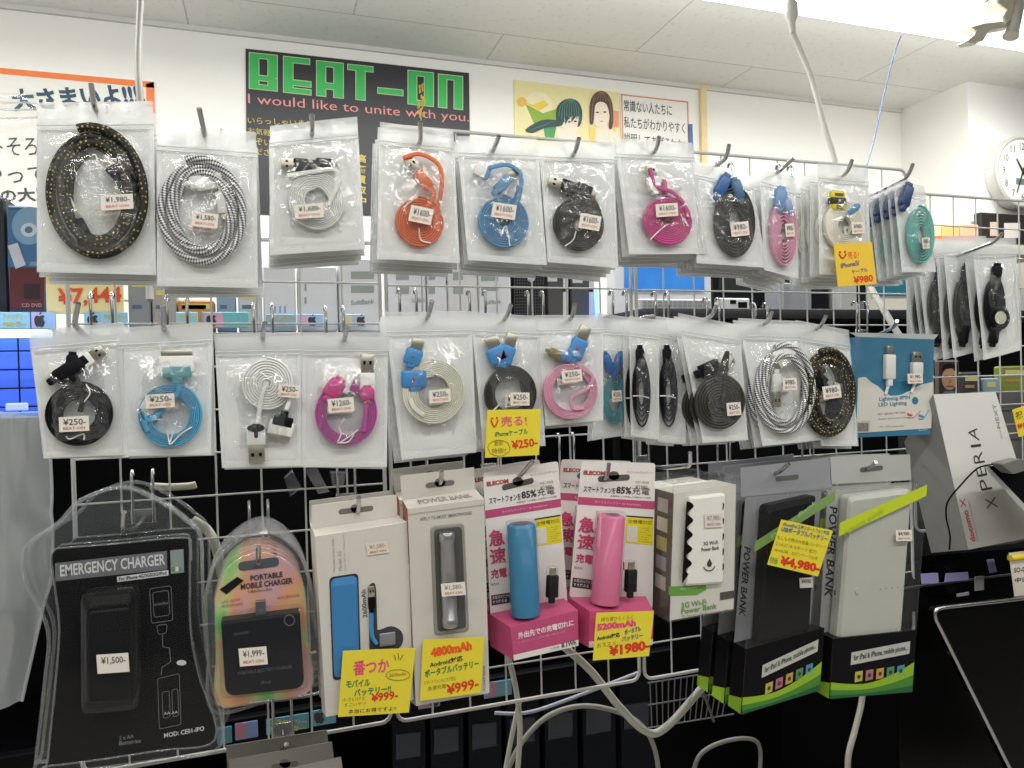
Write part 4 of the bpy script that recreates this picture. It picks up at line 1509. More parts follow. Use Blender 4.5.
wb = Fr(700, 480, DROW, 0, 0, 'power_bank_case', 'clear plastic box with a white Wi-Fi power bank with a black wavy edge', 'box', 'clear boxes of Wi-Fi power banks')
yF = -0.03
fq = [z7(88, 116), z7(258, 96), z7(249, 450), z7(76, 482)]
A = wb.quad(fq, yF)
B = [p + Vector((0, 0.05, 0)) for p in A]
mb = MB()
mb.hexa(A, B, CASE)
for i in range(4):
    mb.tube([A[i], A[(i + 1) % 4]], 0.0007, CASE, 6)
    mb.tube([A[i], B[i]], 0.0007, CASE, 6)
mb.build('clear_case', wb.e, fixn=True)
mb = MB()
iq = [z7(90, 142), z7(254, 118), z7(248, 447), z7(79, 478)]
A2 = wb.quad(iq, yF + 0.0015)
B2 = [p + Vector((0.0004, 0.046, 0)) for p in A2]
mb.hexa(A2, B2, M('d9d5cb', 0.6))
sd = [A2[0], B2[0], B2[3], A2[3]]


def side(u, v):   # left face: u from front to back, v down
    return sd[0] * (1 - u) * (1 - v) + sd[1] * u * (1 - v) + sd[2] * u * v + sd[3] * (1 - u) * v + Vector((-0.0005, 0, 0))


mb.add([side(0, 0), side(1, 0), side(1, 1), side(0, 1)], [(0, 1, 2, 3)], M('56504a', 0.6))
for i, c in enumerate(('b9b3a8', 'c9c4b8', 'b8b06a', '9ca1a4', 'c4beb2')):
    v0 = .06 + i * .155
    P = [side(.25, v0) + Vector((-0.0003, 0, 0)), side(.8, v0) + Vector((-0.0003, 0, 0)), side(.8, v0 + .11) + Vector((-0.0003, 0, 0)), side(.25, v0 + .11) + Vector((-0.0003, 0, 0))]
    mb.add(P, [(0, 1, 2, 3)], M(c, 0.6))
yP = yF + 0.0011
gq = [z7(76, 388), z7(174, 384), z7(176, 396), z7(150, 410), z7(76, 412)]
mb.prism(wb.xz(gq, yP), yP - 0.0002, yP, M('6aa23c', 0.6))
mb.prism(wb.xz([z7(212, 404), z7(249, 398), z7(249, 418), z7(212, 424)], yP), yP - 0.0002, yP, M('4a4640', 0.6))
GRN = M('6f9a4c', 0.6)
wb.text(mb, '3G Wi-Fi', z7(110, 446), z7(176, 436), 5.4, GRN, yP - 0.0003, 0.02)
wb.text(mb, 'Power Bank', z7(110, 462), z7(204, 446), 5.4, GRN, yP - 0.0003, 0.02)
wb.text(mb, '3G Router • Wi-Fi • Storage • AP', z7(110, 472), z7(232, 456), 3, M('8a857c', 0.6), yP - 0.0003)
wb.text(mb, 'Multi-function', z7(108, 398), z7(150, 393), 2.6, M('dfead0', 0.6), yP - 0.0004)
mb.build('inner_carton', wb.e)
dv = MB()
dq = rrect([z7(128, 150), z7(222, 140), z7(216, 378), z7(118, 385)], 3)
dv.prism(wb.xz(dq, yF - 0.0), yF - 0.004, yF + 0.002, M('e7e4dd', 0.4), bev=0.0015)
wav = [z7(124, 162)]
for i in range(41):
    t = i / 40
    wav.append(z7(134 - 6 * t + 8 * math.sin(t * 5 * 2 * math.pi), 165 + t * 190))
wav += [z7(112, 378), z7(118, 260)]
dv.prism(wb.xz(wav, yF - 0.004), yF - 0.0046, yF - 0.0035, M('15130f', 0.4))
for i in range(5):
    dv.prism(wb.xz([z7(219, 165 + i * 40), z7(222.5, 170 + i * 40), z7(221, 182 + i * 40), z7(218, 186 + i * 40)], yF - 0.004), yF - 0.0044, yF - 0.0038, M('3a352c', 0.5))
DG = M('56534e', 0.6)
wb.text(dv, '3G Wi-Fi', z7(168, 280), z7(207, 276), 3.8, DG, yF - 0.0045, 0.02)
wb.text(dv, 'Power Bank', z7(163, 296), z7(210, 290), 3.8, DG, yF - 0.0045, 0.02)
drop = [z7(184, 314), z7(190, 326), z7(188, 334), z7(182, 336), z7(177, 332), z7(178, 325)]
dv.prism(wb.xz(drop, yF - 0.004), yF - 0.0046, yF - 0.004, M('3a3834', 0.6))
wb_arc = [z7(183 + 15 * math.cos(math.radians(a)), 331 + 15 * math.sin(math.radians(a))) for a in range(10, 175, 15)]
outline(wb, dv, wb_arc, yF - 0.0045, 0.0006, M('3a3834', 0.6), False)
dv.build('white_power_bank', wb.e)
sticker(wb, *z7(195, 213), 18, 14, 3, '¥7,980-', yF - 0.0054, wb.e, 'BEAT-ON', M('ddd8cd', 0.6), M('9b8f84', 0.6))
tb = MB()
slab(tb, wb, [z7(60, 98), z7(230, 80), z7(231, 93), z7(60, 112)], yF + 0.045, 0.0008, CASE)
tb.build('hang_tab', wb.e, fixn=True)
hook((690, 452.5), (688, 466), 'chrome hook peg above the clear Wi-Fi power bank box')
remember(wb.e)
c = copy_tree(wb.e)
c.location = wb.o + Vector((0, 0.06, -0.003))
c['label'] = 'clear Wi-Fi power bank box half hidden behind the first, seen at its left'

# ------------------------------------------------------------------ clear boxes of the large power banks


def big_bank(label, front, depth, tab, bandv, dev, devcol, ribbon, rcol, slant, dots, group, texts, tabm):
    fr = Fr(tab[0][0], tab[0][1], DROW, 0, 0, 'power_bank_case', label, 'box', group)
    yF = -0.024
    A = fr.quad(front, yF)
    B = [p + Vector((0, depth, 0)) for p in A]

    def fp(u, v, dy=0.0):   # front face, v down
        return A[0] * (1 - u) * (1 - v) + A[1] * u * (1 - v) + A[2] * u * v + A[3] * (1 - u) * v + Vector((0, dy, 0))

    def sp(u, v, dx=-0.0004):   # left face, u from back to front
        return B[0] * (1 - u) * (1 - v) + A[0] * u * (1 - v) + A[3] * u * v + B[3] * (1 - u) * v + Vector((dx, 0, 0))
    cs = MB()
    cs.hexa(A, B, CASE)
    for i in range(4):
        cs.tube([A[i], A[(i + 1) % 4]], 0.0006, CASE, 6)
        cs.tube([A[i], B[i]], 0.0006, CASE, 6)
    TB = fr.quad(tab, 0.0)
    cs.build('clear_case', fr.e, fixn=True)
    bk_ = MB()
    bk_.hexa(TB, [p + Vector((0, 0.001, 0)) for p in TB], tabm)
    yb = Vector((0, -0.0012, 0))
    bk_.hexa([p + yb for p in B], [p + Vector((0, -0.0004, 0)) for p in B], tabm)
    c0 = (tab[0][0] * .48 + tab[1][0] * .52, (tab[0][1] + tab[1][1] + tab[2][1] + tab[3][1]) / 4)
    o = []
    for i in range(16):
        a = i / 16 * 2 * math.pi
        o.append((c0[0] + 9 * (1 if math.cos(a) > 0 else -1) + 2.6 * math.cos(a), c0[1] + 2.6 * math.sin(a) - .12 * 9 * (1 if math.cos(a) > 0 else -1)))
    bk_.prism(fr.xz(o), -0.0003, 0, M('5d5d5c', 0.7))
    bk_.build('backing_card', fr.e)
    ins = MB()
    # printed sleeve at the bottom (front and left side) with the green swoosh
    K, G1, G2_, G3 = M('131214', 0.4), M('8fb52a', 0.45), M('45842f', 0.45), M('1f5a33', 0.45)
    o = Vector((0, -0.0005, 0))
    ins.hexa([fp(0, bandv) + o, fp(1, bandv - .01) + o, fp(1, 1) + o, fp(0, 1) + o], [sp(0, bandv), fp(1, bandv) + Vector((0, depth - .002, 0)), fp(1, 1) + Vector((0, depth - .002, 0)), sp(0, 1)], K)
    N = 16
    for m, va, vb, dy in ((G1, .058, -1, -0.0009), (G2_, .030, -1, -0.0012), (G3, .012, -1, -0.0015)):
        top = [fp(i / N, 1 - va - (.085 if m is G1 else .05 if m is G2_ else .02) * (abs(i / N - .38) / .62) ** 1.7 * (1 if i / N > .38 else .55), dy) for i in range(N + 1)]
        bot = [fp(i / N, 1.0, dy) for i in range(N + 1)]
        if m is G1:
            bot = [fp(i / N, 1 - .030 - .05 * (abs(i / N - .38) / .62) ** 1.7 * (1 if i / N > .38 else .55), dy) for i in range(N + 1)]
        ins.add(top + bot, [(i, i + 1, N + 2 + i, N + 1 + i) for i in range(N)], m)
    ins.add([sp(0, .95, -.0009), sp(1, .925, -.0009), sp(1, 1, -.0009), sp(0, 1, -.0009)], [(0, 1, 2, 3)], G1)
    ins.add([fp(.22, bandv + .06 + slant, -.0009), fp(.93, bandv + .04, -.0009), fp(.93, bandv + .10, -.0009), fp(.22, bandv + .12 + slant, -.0009)], [(0, 1, 2, 3)], M('b9bab4', 0.5))
    ins.text('for iPad & iPhone, mobile phone...', (fp(.25, bandv + .108 + slant, -.0012), fp(.90, bandv + .09, -.0012), fp(.25, bandv + .072 + slant, -.0012)), M('3a3a38', 0.5), 0.02)
    for i, c in enumerate(('b9b04a', 'b06a78', 'c09a4a', '4f8a5a', '4a8fae')):
        u0 = .28 + i * .128
        sl = slant * (1 - i / 4)
        v0 = bandv + .155 + sl
        ins.add([fp(u0, v0, -.0009), fp(u0 + .09, v0 - .004, -.0009), fp(u0 + .09, v0 + .045, -.0009), fp(u0, v0 + .05, -.0009)], [(0, 1, 2, 3)], M(c, 0.5))
        cx = [fp(u0 + .045 + .022 * math.cos(a * .9), v0 + .024 + .011 * math.sin(a * .9), -.0012) for a in range(7)]
        ins.add(cx, [tuple(range(7))], M('3f3a2c', 0.5))
    # slanting ribbon
    r0, r1, r2, r3 = ribbon
    ins.add([fp(*r0, -.0004), fp(*r1, -.0004), fp(*r2, -.0004), fp(*r3, -.0004)], [(0, 1, 2, 3)], rcol)
    for s, P, m in texts(fp, sp):
        ins.text(s, P, m, 0.02)
    ins.build('printed_sleeve', fr.e)
    dv = MB()
    yD = yF + 0.004
    d = [fp(u, v) + Vector((0, 0.004, 0)) for u, v in dev]
    pts = []
    for i in range(4):
        p, a, b = d[i], d[i - 1], d[(i + 1) % 4]
        s0, s1 = p + (a - p).normalized() * .007, p + (b - p).normalized() * .007
        for k in range(6):
            t = k / 5
            q = s0 * (1 - t) ** 2 + p * 2 * t * (1 - t) + s1 * t * t
            pts.append((q.x, q.z))
    dv.prism(pts, yD, yD + depth - .009, devcol, bev=0.004)
    dv.build('power_bank', fr.e)
    if dots:
        bt = MB()
        c = fp(.12 + .16, .50, .0036)
        bt.tube([c + Vector((0, .001, 0)), c + Vector((0, -.0006, 0))], 0.0042, M('c4c3bd', 0.4), 16)
        for i in range(5):
            c = fp(.55 + i * .07, .50 - i * .002, .0036)
            bt.tube([c + Vector((0, .0005, 0)), c + Vector((0, -.0003, 0))], 0.0007, M('6f7272', 0.4), 8)
        bt.box(fp(.0 + .02, .5, .004), (0.002, 0.002, 0.006), M('5c5c5c', 0.4))
        bt.build('button', fr.e)
    return fr, fp, yF


def bb_text(fp, sp):
    def side_text(v0, v1, u0, u1):
        return ('POWER BANK', (sp(u1, v0, -.0009), sp(u1, v1, -.0009), sp(u0, v0, -.0009) + (sp(u1, v0) - sp(u0, v0)) * -.0), M('23242a', 0.5))
    a, b, c = sp(.35, .35, -.0012), sp(.35, .80, -.0012), sp(.85, .35, -.0012)
    return [('POWER BANK', (sp(.30, .235, -.0012), sp(.30, .56, -.0012), sp(.80, .235, -.0012)), M('23242a', 0.5))]


def wb_text(fp, sp):
    return [('POWER BANK', (sp(.30, .09, -.0012), sp(.30, .53, -.0012), sp(.85, .09, -.0012)), M('2b2d32', 0.5)),
            ('POWER BANK', (fp(.06, .225, -.0008), fp(.5, .125, -.0008), fp(.06, .20, -.0008)), M('aebf2c', 0.5))]


def bb_text2(fp, sp):
    return bb_text(fp, sp) + [('Power Bank', (fp(.2, .20, -.0008), fp(.75, .055, -.0008), fp(.2, .178, -.0008)), M('a8c488', 0.5))]


kb, kfp, kyF = big_bank('clear box with a black power bank behind the 4,980 yen card', [(758, 499), (835.5, 490), (819, 690), (741, 714)], 0.026,
                        [(740.5, 468), (830, 457.5), (832, 489), (741, 497)], .70, [(.16, .045), (.80, .02), (.86, .72), (.2, .72)], M('121113', 0.28),
                        [(.0, .20), (1.0, .0), (1.0, .055), (.0, .25)], M('7d9c5a', 0.45), .035, False, 'clear boxes of large power banks', bb_text2, M('94959a', 0.5))
sticker(kb, *z7(440, 378), 13, 10, 3, '¥4980', kyF - 0.001, kb.e, None)
hook((789, 463.5), (777, 473), 'chrome hook peg in the tab of the black power bank box')
remember(kb.e)
for i in range(2):
    c = copy_tree(kb.e)
    c.location = kb.o + Vector((0, 0.036 * (i + 1), -0.002))
    c['label'] = 'clear black power bank box, %s behind the one with the 4,980 yen card' % ORD[i]
wk, wfp, wyF = big_bank('clear box with a white power bank and yellow-green ribbon, right of the black one', [(841.5, 489.5), (927, 484.5), (911.5, 691.5), (829.5, 698.5)], 0.026,
                        [(829.5, 457), (910, 454.5), (911, 480), (831, 484)], .715, [(.13, .04), (.86, .02), (.86, .745), (.09, .745)], M('c2c1b9', 0.4),
                        [(.0, .16), (1.0, .0), (1.0, .055), (.0, .225)], M('c3d22f', 0.45), .012, True, 'clear boxes of large power banks', wb_text, M('b4b4b0', 0.5))
sticker(wk, 904, 535.5, 16, 11, 2, '¥4,980-', wyF - 0.001, wk.e)
hk_ = MB()
remember(wk.e)
c = copy_tree(wk.e)
c.location = wk.o + Vector((0, 0.036, -0.002))
c['label'] = 'clear white power bank box, half hidden behind the one with the yellow-green ribbon'
hook((876, 462), (868, 468), 'grey hook peg in the tab of the white power bank box')

# hang tabs of the lowest row
for i, (q, lab) in enumerate((([(226, 746), (327, 730), (335, 800), (230, 820)], 'rearmost of the three grey cardboard hang tabs at the bottom edge'),
                              ([(229, 760), (332, 742), (340, 810), (233, 830)], 'middle one of the three grey cardboard hang tabs at the bottom edge'),
                              ([(231, 782), (341, 757), (349, 815), (236, 840)], 'frontmost of the three grey cardboard hang tabs at the bottom edge'))):
    fr = Fr(q[0][0], q[0][1], DROW + 0.06 - 0.03 * i, 0, 0, 'hang_tab_box', lab, 'box', None)
    mb = MB()
    cc = M('8e8a83', 0.65)
    slot_tab(mb, fr, q, 0, cc, (285, 753 + 12 * i, 27, -.15))
    mb.build('hang_tab', fr.e)
    mb = MB()
    a, b = Vector(q[3]), Vector(q[2])
    slab(mb, fr, [q[3], q[2], (q[2][0] + 6, 1000), (q[3][0] + 8, 1020)], -0.012, 0.024, cc)
    mb.build('carton', fr.e)
hook((286, 744), (284, 752), 'hook peg through the grey cardboard tabs at the bottom edge', DROW + 0.05)

# ------------------------------------------------------------------ far right products on the same display
lp = Fr(895, 336, 0.86, 0, 0, 'cable_box', 'blue and white box of a lit charging cable, left of the phone box', 'box')


def z8(x, y):
    return 840 + x * .3125, 320 + y * .3125


mb = MB()
fq = [z8(62, 54), z8(302, 62), z8(290, 366), z8(52, 376)]
yF = -0.012
A = lp.quad(fq, yF)
mb.hexa(A, [p + Vector((0, .03, 0)) for p in A], M('367898', 0.5))
slab(mb, lp, [z8(30, 40), z8(315, 46), z8(302, 62), z8(62, 56)], yF + .012, 0.001, M('b9bab6', 0.5))
low = [z8(58, 186), z8(80, 182)] + [z8(100 + 20 * i, 200 + 42 * sm(0, 1, i / 3) if i < 4 else 242 - 40 * sm(4, 9, i)) for i in range(10)] + [z8(297, 198), z8(291, 346), z8(200, 352), z8(52, 362)]
mb.prism(lp.xz(low, yF), yF - 0.0006, yF, M('d6d3ca', 0.5))
mb.prism(lp.xz([z8(53, 326), z8(95, 322), z8(94, 360), z8(52, 362)], yF - .0006), yF - 0.001, yF - .0006, M('b9b6ae', 0.5))
for i in range(8):
    mb.prism(lp.xz([z8(57 + i * 4.4, 330), z8(59 + i * 4.4, 330), z8(58 + i * 4.4, 356), z8(56 + i * 4.4, 356)], yF - .001), yF - 0.0013, yF - .001, M('4a4a48', 0.5))
TB_ = M('4d7f9c', 0.5)
lp.text(mb, 'Lightning 8PIN', z8(126, 263), z8(224, 256), 4.8, TB_, yF - .0009, 0.02)
lp.text(mb, 'LED Lighting', z8(124, 281), z8(214, 274), 4.8, TB_, yF - .0009, 0.02)
lp.text(mb, 'LED Lighting USB Cable', z8(122, 306), z8(210, 300), 2.6, M('b0605a', 0.5), yF - .0009)
lp.text(mb, 'charge & data transfer cable', z8(122, 321), z8(214, 316), 2.2, M('8c8a84', 0.5), yF - .0009)
lp.text(mb, '1.0m  iOS compatible', z8(122, 346), z8(206, 343), 2.2, M('8c8a84', 0.5), yF - .0009)
lp.text(mb, 'LED', z8(252, 355), z8(282, 352), 4, M('9cc0cf', 0.5), yF - .0003, 0.02)
mb.prism(lp.xz([z8(240 + 10 * math.cos(i * .5), 258 + 12 * math.sin(i * .5)) for i in range(13)], yF - .0006), yF - 0.001, yF - .0006, M('367898', 0.5))
for (p, q, c) in (((216, 312), (258, 290), 'd0806a'), ((252, 316), (284, 288), '5a9cc0')):
    mb.tube(cr([lp.P(*z8(*p), yF - .001), lp.P(*z8((p[0] + q[0]) / 2, p[1] - 2), yF - .001), lp.P(*z8(*q), yF - .001)]), 0.0008, M(c, 0.5), 5)
    mb.tube([lp.P(*z8(p[0], p[1] - 12), yF - .001), lp.P(*z8(p[0] + 14, p[1] - 8), yF - .001)], 0.0016, M(c, 0.5), 6)
mb.build('carton', lp.e)
pl = MB()
conn(pl, lp, 'micro', *z8(158, 150), 88, 24, 12, WHITE, yF - .004)
pl.tube(cr([lp.P(*z8(157, 186), yF - .004), lp.P(*z8(154, 210), yF - .004), lp.P(*z8(146, 236), yF - .002)]), 0.0022, WHITE, 8)
conn(pl, lp, 'usb', *z8(245, 155), 88, 12, 13, WHITE, yF - .004)
pl.tube(cr([lp.P(*z8(244, 176), yF - .004), lp.P(*z8(240, 200), yF - .004), lp.P(*z8(228, 232), yF - .002)]), 0.0022, WHITE, 8)
pl.build('cable', lp.e)
cs = MB()
up = lp.quad([z8(62, 54), z8(302, 62), z8(298, 200), z8(58, 190)], yF - .009)
cs.hexa(up, [p + Vector((0, .009, 0)) for p in up], CASE)
cs.build('clear_window', lp.e, fixn=True)
sticker(lp, *z8(241, 187), 15, 10, 2, '¥1,980-', yF - .0096, lp.e)
hook((897, 321), (892, 328), 'chrome hook peg pointing right above the blue cable box', 0.86)

# open phone box, tilted
xb = Fr(950, 470, 0.84, 0, 0, 'phone_box', 'tilted white and grey phone box with big black letters up its front', 'phone box')
mb = MB()
fq = [z8(298, 238), z8(497, 230), z8(640, 690), z8(410, 735)]
A = xb.quad(fq, 0.0)
B = xb.quad([z8(205, 390), z8(400, 385), z8(560, 715), z8(292, 745)], 0.055)


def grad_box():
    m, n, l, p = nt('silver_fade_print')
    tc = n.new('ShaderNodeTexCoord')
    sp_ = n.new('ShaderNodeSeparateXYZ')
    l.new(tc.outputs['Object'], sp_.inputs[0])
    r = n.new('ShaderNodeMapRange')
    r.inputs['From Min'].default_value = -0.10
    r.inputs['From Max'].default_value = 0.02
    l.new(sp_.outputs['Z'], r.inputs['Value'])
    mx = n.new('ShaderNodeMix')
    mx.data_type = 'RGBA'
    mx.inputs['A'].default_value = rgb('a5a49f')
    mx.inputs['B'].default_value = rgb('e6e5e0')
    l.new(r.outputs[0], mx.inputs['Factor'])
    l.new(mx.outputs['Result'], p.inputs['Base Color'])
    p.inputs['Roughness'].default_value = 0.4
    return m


mb.hexa(A, B, M('8f8f8c', 0.5))  # side face's shading is put into this grey body colour
fo = Vector((0, -0.0004, 0))
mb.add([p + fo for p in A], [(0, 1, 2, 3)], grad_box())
KX = M('3b3b3d', 0.5)


def xf(x, y):
    return xb.P(*z8(x, y), 0.0) + Vector((0, -0.0009, 0))


for ch, p0, p1, p2 in (('X', (503, 600), (495, 564), (470, 606)), ('P', (486, 540), (476, 506), (452, 546)), ('E', (470, 496), (462, 466), (440, 502)),
                       ('R', (462, 455), (452, 420), (430, 460)), ('I', (450, 404), (449, 396), (418, 408)), ('A', (445, 386), (436, 346), (414, 380))):
    mb.text(ch, (xf(*p0), xf(*p1), xf(*p2)), KX, -0.01)
mb.text('docomo', (xf(434, 706), xf(407, 606), xf(418, 712)), M('b0474f', 0.5), 0.03)
mb.text('X⟩'[:1], (xf(403, 598), xf(398, 568), xf(386, 602)), M('b0474f', 0.5))
mb.text('Produced by NTT DOCOMO', (xf(443, 705), xf(414, 578), xf(438, 707)), M('77777a', 0.5))
mb.text('NEXT', (xf(512, 345), xf(497, 268), xf(502, 347)), M('88888a', 0.5))
mb.text('Xperia smartphone', (xf(520, 380), xf(508, 330), xf(515, 382)), M('88888a', 0.5))
mb.build('carton', xb.e)
# second dark box behind it
db = Fr(1000, 400, 0.93, 0, 0, 'phone_box', 'dark grey box behind the tilted white phone box', 'phone box')
mb = MB()
slab(mb, db, [z8(480, 232), z8(680, 226), z8(700, 480), z8(560, 490)], 0, 0.04, M('5a5a5b', 0.5))
mb.build('carton', db.e)
slab_ = MB()
slab(slab_, db, [z8(500, 334), z8(700, 318), z8(702, 324), z8(502, 340)], -0.001, 0.002, M('8d8d8d', 0.4))
slab_.build('edge_strip', db.e)
# security alarm pad with its cord, and the dummy phone
sp = Fr(1008, 466, 0.79, 0, 0, 'alarm_tether', 'grey anti-theft pad with a thin black cord over the phone box', 'alarm tether')
mb = MB()
mb.prism(sp.xz(rrect([z8(488, 458), z8(556, 440), z8(600, 470), z8(528, 492)], 3, 3)), -0.012, 0.004, M('73726e', 0.5), bev=0.002)
mb.build('pad', sp.e)
mb = MB()
mb.tube(cr([sp.P(*z8(488, 462), 0), sp.P(*z8(440, 475), -0.006), sp.P(*z8(385, 530), -0.004), sp.P(*z8(345, 582), 0), sp.P(*z8(340, 630), 0.004), sp.P(*z8(352, 690), 0.010), sp.P(*z8(350, 735), 0.014)]), 0.0012, BLACK, 8)
mb.build('cord', sp.e)
dp = Fr(1005, 490, 0.80, 0, 0, 'display_phone', 'dark display phone with a pale edge, under the anti-theft pad', 'phone')
mb = MB()
mb.hexa(dp.quad([z8(460, 468), z8(600, 462), z8(700, 700), z8(640, 640)], 0), dp.quad([z8(480, 470), z8(600, 462), z8(700, 690), z8(650, 640)], 0.012), M('141416', 0.15))
mb.build('body', dp.e)
mb = MB()
mb.hexa(dp.quad([z8(460, 470), z8(474, 468), z8(650, 652), z8(640, 668)], -0.002), dp.quad([z8(468, 472), z8(476, 470), z8(652, 652), z8(642, 666)], 0.008), M('c9c8c4', 0.3, 0.3))
mb.build('pale_edge', dp.e)
yt = M('eed33a', 0.55)
card('yellow card at the right edge beside the letters of the phone box', [(1012.5, 410), (1030, 404), (1036, 432), (1019, 437)], 0.83, yt,
     [('祝', (1016, 420), (1023, 418), 8, tBRN, 0.03), ('特価', (1018, 430), (1028, 427), 6, tRED, 0.03)], group=None)
card('yellow and white card with orange title at the right edge, under the phone box', [(1009, 553), (1040, 549), (1046, 600), (1016, 606)], 0.83, M('e3dccb', 0.55),
     [('line', [(1010, 558), (1040, 554)], yt, 3.6), ('docomo', (1012, 561), (1034, 558), 6, tBRN, 0.05), ('SO-04E', (1014, 573), (1030, 571), 5, tBLK), ('中古', (1015, 583), (1028, 581), 5, tBLK)], group=None, name='printed_price_card')

# shelf edge, glossy black case with a chrome rim
GLB = M('060607', 0.08)
cnt = Fr(960, 600, 0.9, 0, 0, 'display_counter', 'black glossy display counter at the lower right, below the phone box', 'counter')
mb = MB()
c = [at(917, 552, 0.92), at(1090, 552, 0.92)]
def loc(fr, p):
    return fr.mi @ (p - fr.o)


q = [at(896, 612, 0.92), at(1100, 590, 0.92)]
L0, L1 = loc(cnt, at(902, 558, 0.93)), loc(cnt, at(1090, 542, 0.93))
L2, L3 = loc(cnt, at(1090, 596, 0.90)), loc(cnt, at(897, 613, 0.90))
mb.hexa([L0, L1, L2, L3], [p + Vector((0, .25, 0)) for p in (L0, L1, L2, L3)], GLB)
mb.build('upper_shelf', cnt.e)
mb = MB()
L4, L5 = loc(cnt, at(897, 612, 0.96)), loc(cnt, at(1100, 596, 0.96))
mb.hexa([L4, L5, Vector((L5.x, L5.y, -1.05)), Vector((L4.x, L4.y, -1.05))], [p + Vector((0, .3, 0)) for p in (L4, L5, Vector((L5.x, L5.y, -1.05)), Vector((L4.x, L4.y, -1.05)))], M('0a0a0b', 0.35))
mb.build('cabinet', cnt.e)
mb = MB()
outline(cnt, mb, [(900, 589), (1030, 572)], -0.004, 0.0022, M('4b4b4e', 0.3, 0.6), False)
mb.build('edge_rail', cnt.e)
for i, (q, m) in enumerate((([(921, 574), (938, 573), (939, 583), (922, 584)], 'a9a5d8'), ([(946, 573.5), (968, 572), (969, 580), (945, 582)], 'a9a5d8'), ([(987, 560), (994, 559), (997, 572), (990, 573)], '9a97c8'), ([(975, 577), (984, 576), (984, 590), (975, 591)], '8f8f8c'), ([(957, 594), (969, 592), (969, 595), (957, 597)], '9a9a98'))):  # lilac cards stand in for reflections in the glossy shelf edge
    fr = Fr(q[0][0], q[0][1], 0.885, 0, 0, 'shelf_label', ['leftmost pale lilac reflection card on the black shelf edge', 'second pale lilac reflection card on the black shelf edge, the widest', 'small lilac reflection card leaning high on the black shelf edge',  # shelf_label here also names the lilac stand-ins for reflections
                                                              'grey upright label on the black shelf edge', 'tiny grey strip label low on the black shelf edge'][i], 'label', 'labels and reflection cards on the black shelf edge')
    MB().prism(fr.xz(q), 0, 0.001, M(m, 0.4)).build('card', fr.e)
tv = Fr(940, 606, 0.80, 0, 0, 'glossy_tray', 'tilted glossy black panel with a rounded chrome rim, lower right corner', 'panel')
mb = MB()
rim = rrect([(931, 609), (1100, 590), (1180, 850), (1055, 860)], 12, 5)
P = [tv.P(a, b, 0.0) + Vector((0, -0.0, 0)) for a, b in rim]
mb.prism([(p.x, p.z) for p in P], 0.002, 0.012, GLB)
mb.build('panel', tv.e)
mb = MB()
mb.tube([p for p in P], 0.0028, CHROME, 8, True)
mb.build('chrome_rim', tv.e)

# ------------------------------------------------------------------ wall: posters, trim, clock


def poster(label, quad, base, fn, cat='poster', t=0.004):
    fr = Fr(quad[0][0], quad[0][1], DWALL - t - 0.001, 0, 0, 'wall_poster', label, cat)
    mb = MB()
    mb.prism(fr.xz(quad), 0, t, base)
    mb.build('sheet', fr.e)
    pr = MB()
    fn(fr, pr)
    pr.build('printing', fr.e)
    return fr


def pp(fr, mb, pts, m, lay=1):
    y = -0.0007 * lay
    mb.prism(fr.xz(pts, 0), y, y + 0.0006, m)


def p_left(fr, mb):
    o = M('ea7d3e', 0.6)
    pp(fr, mb, [(-150, 54), (154, 82), (154, 88), (-150, 60)], o)
    pp(fr, mb, [(146, 84), (154, 82), (158, 240), (150, 240)], o)
    tl = M('27485c', 0.6)
    fr.text(mb, '大さまいよ!!!!', (14, 112), (146, 104), 24, tl, -0.0012, 0.04)
    k = M('30302e', 0.6)
    fr.text(mb, 'あなたのハートそろそろ', (-120, 157), (72, 155), 20, k, -0.0012, 0)
    fr.text(mb, '買取りにやってきた', (-110, 188), (90, 182), 20, k, -0.0012, 0)
    fr.text(mb, 'スマホ etc. の大買取', (-95, 207), (72, 200), 15, k, -0.0012, 0.03)
    fr.text(mb, 'まずは店頭へ', (-60, 228), (60, 222), 16, k, -0.0012, 0.03)


poster('white wall poster with orange border and blue handwriting, upper left', [(-150, 54), (154, 82), (158, 300), (-150, 300)], M('e4e2da', 0.6), p_left)


def zs(x, y):
    return 230 + x * .2539, 30 + y * .2539


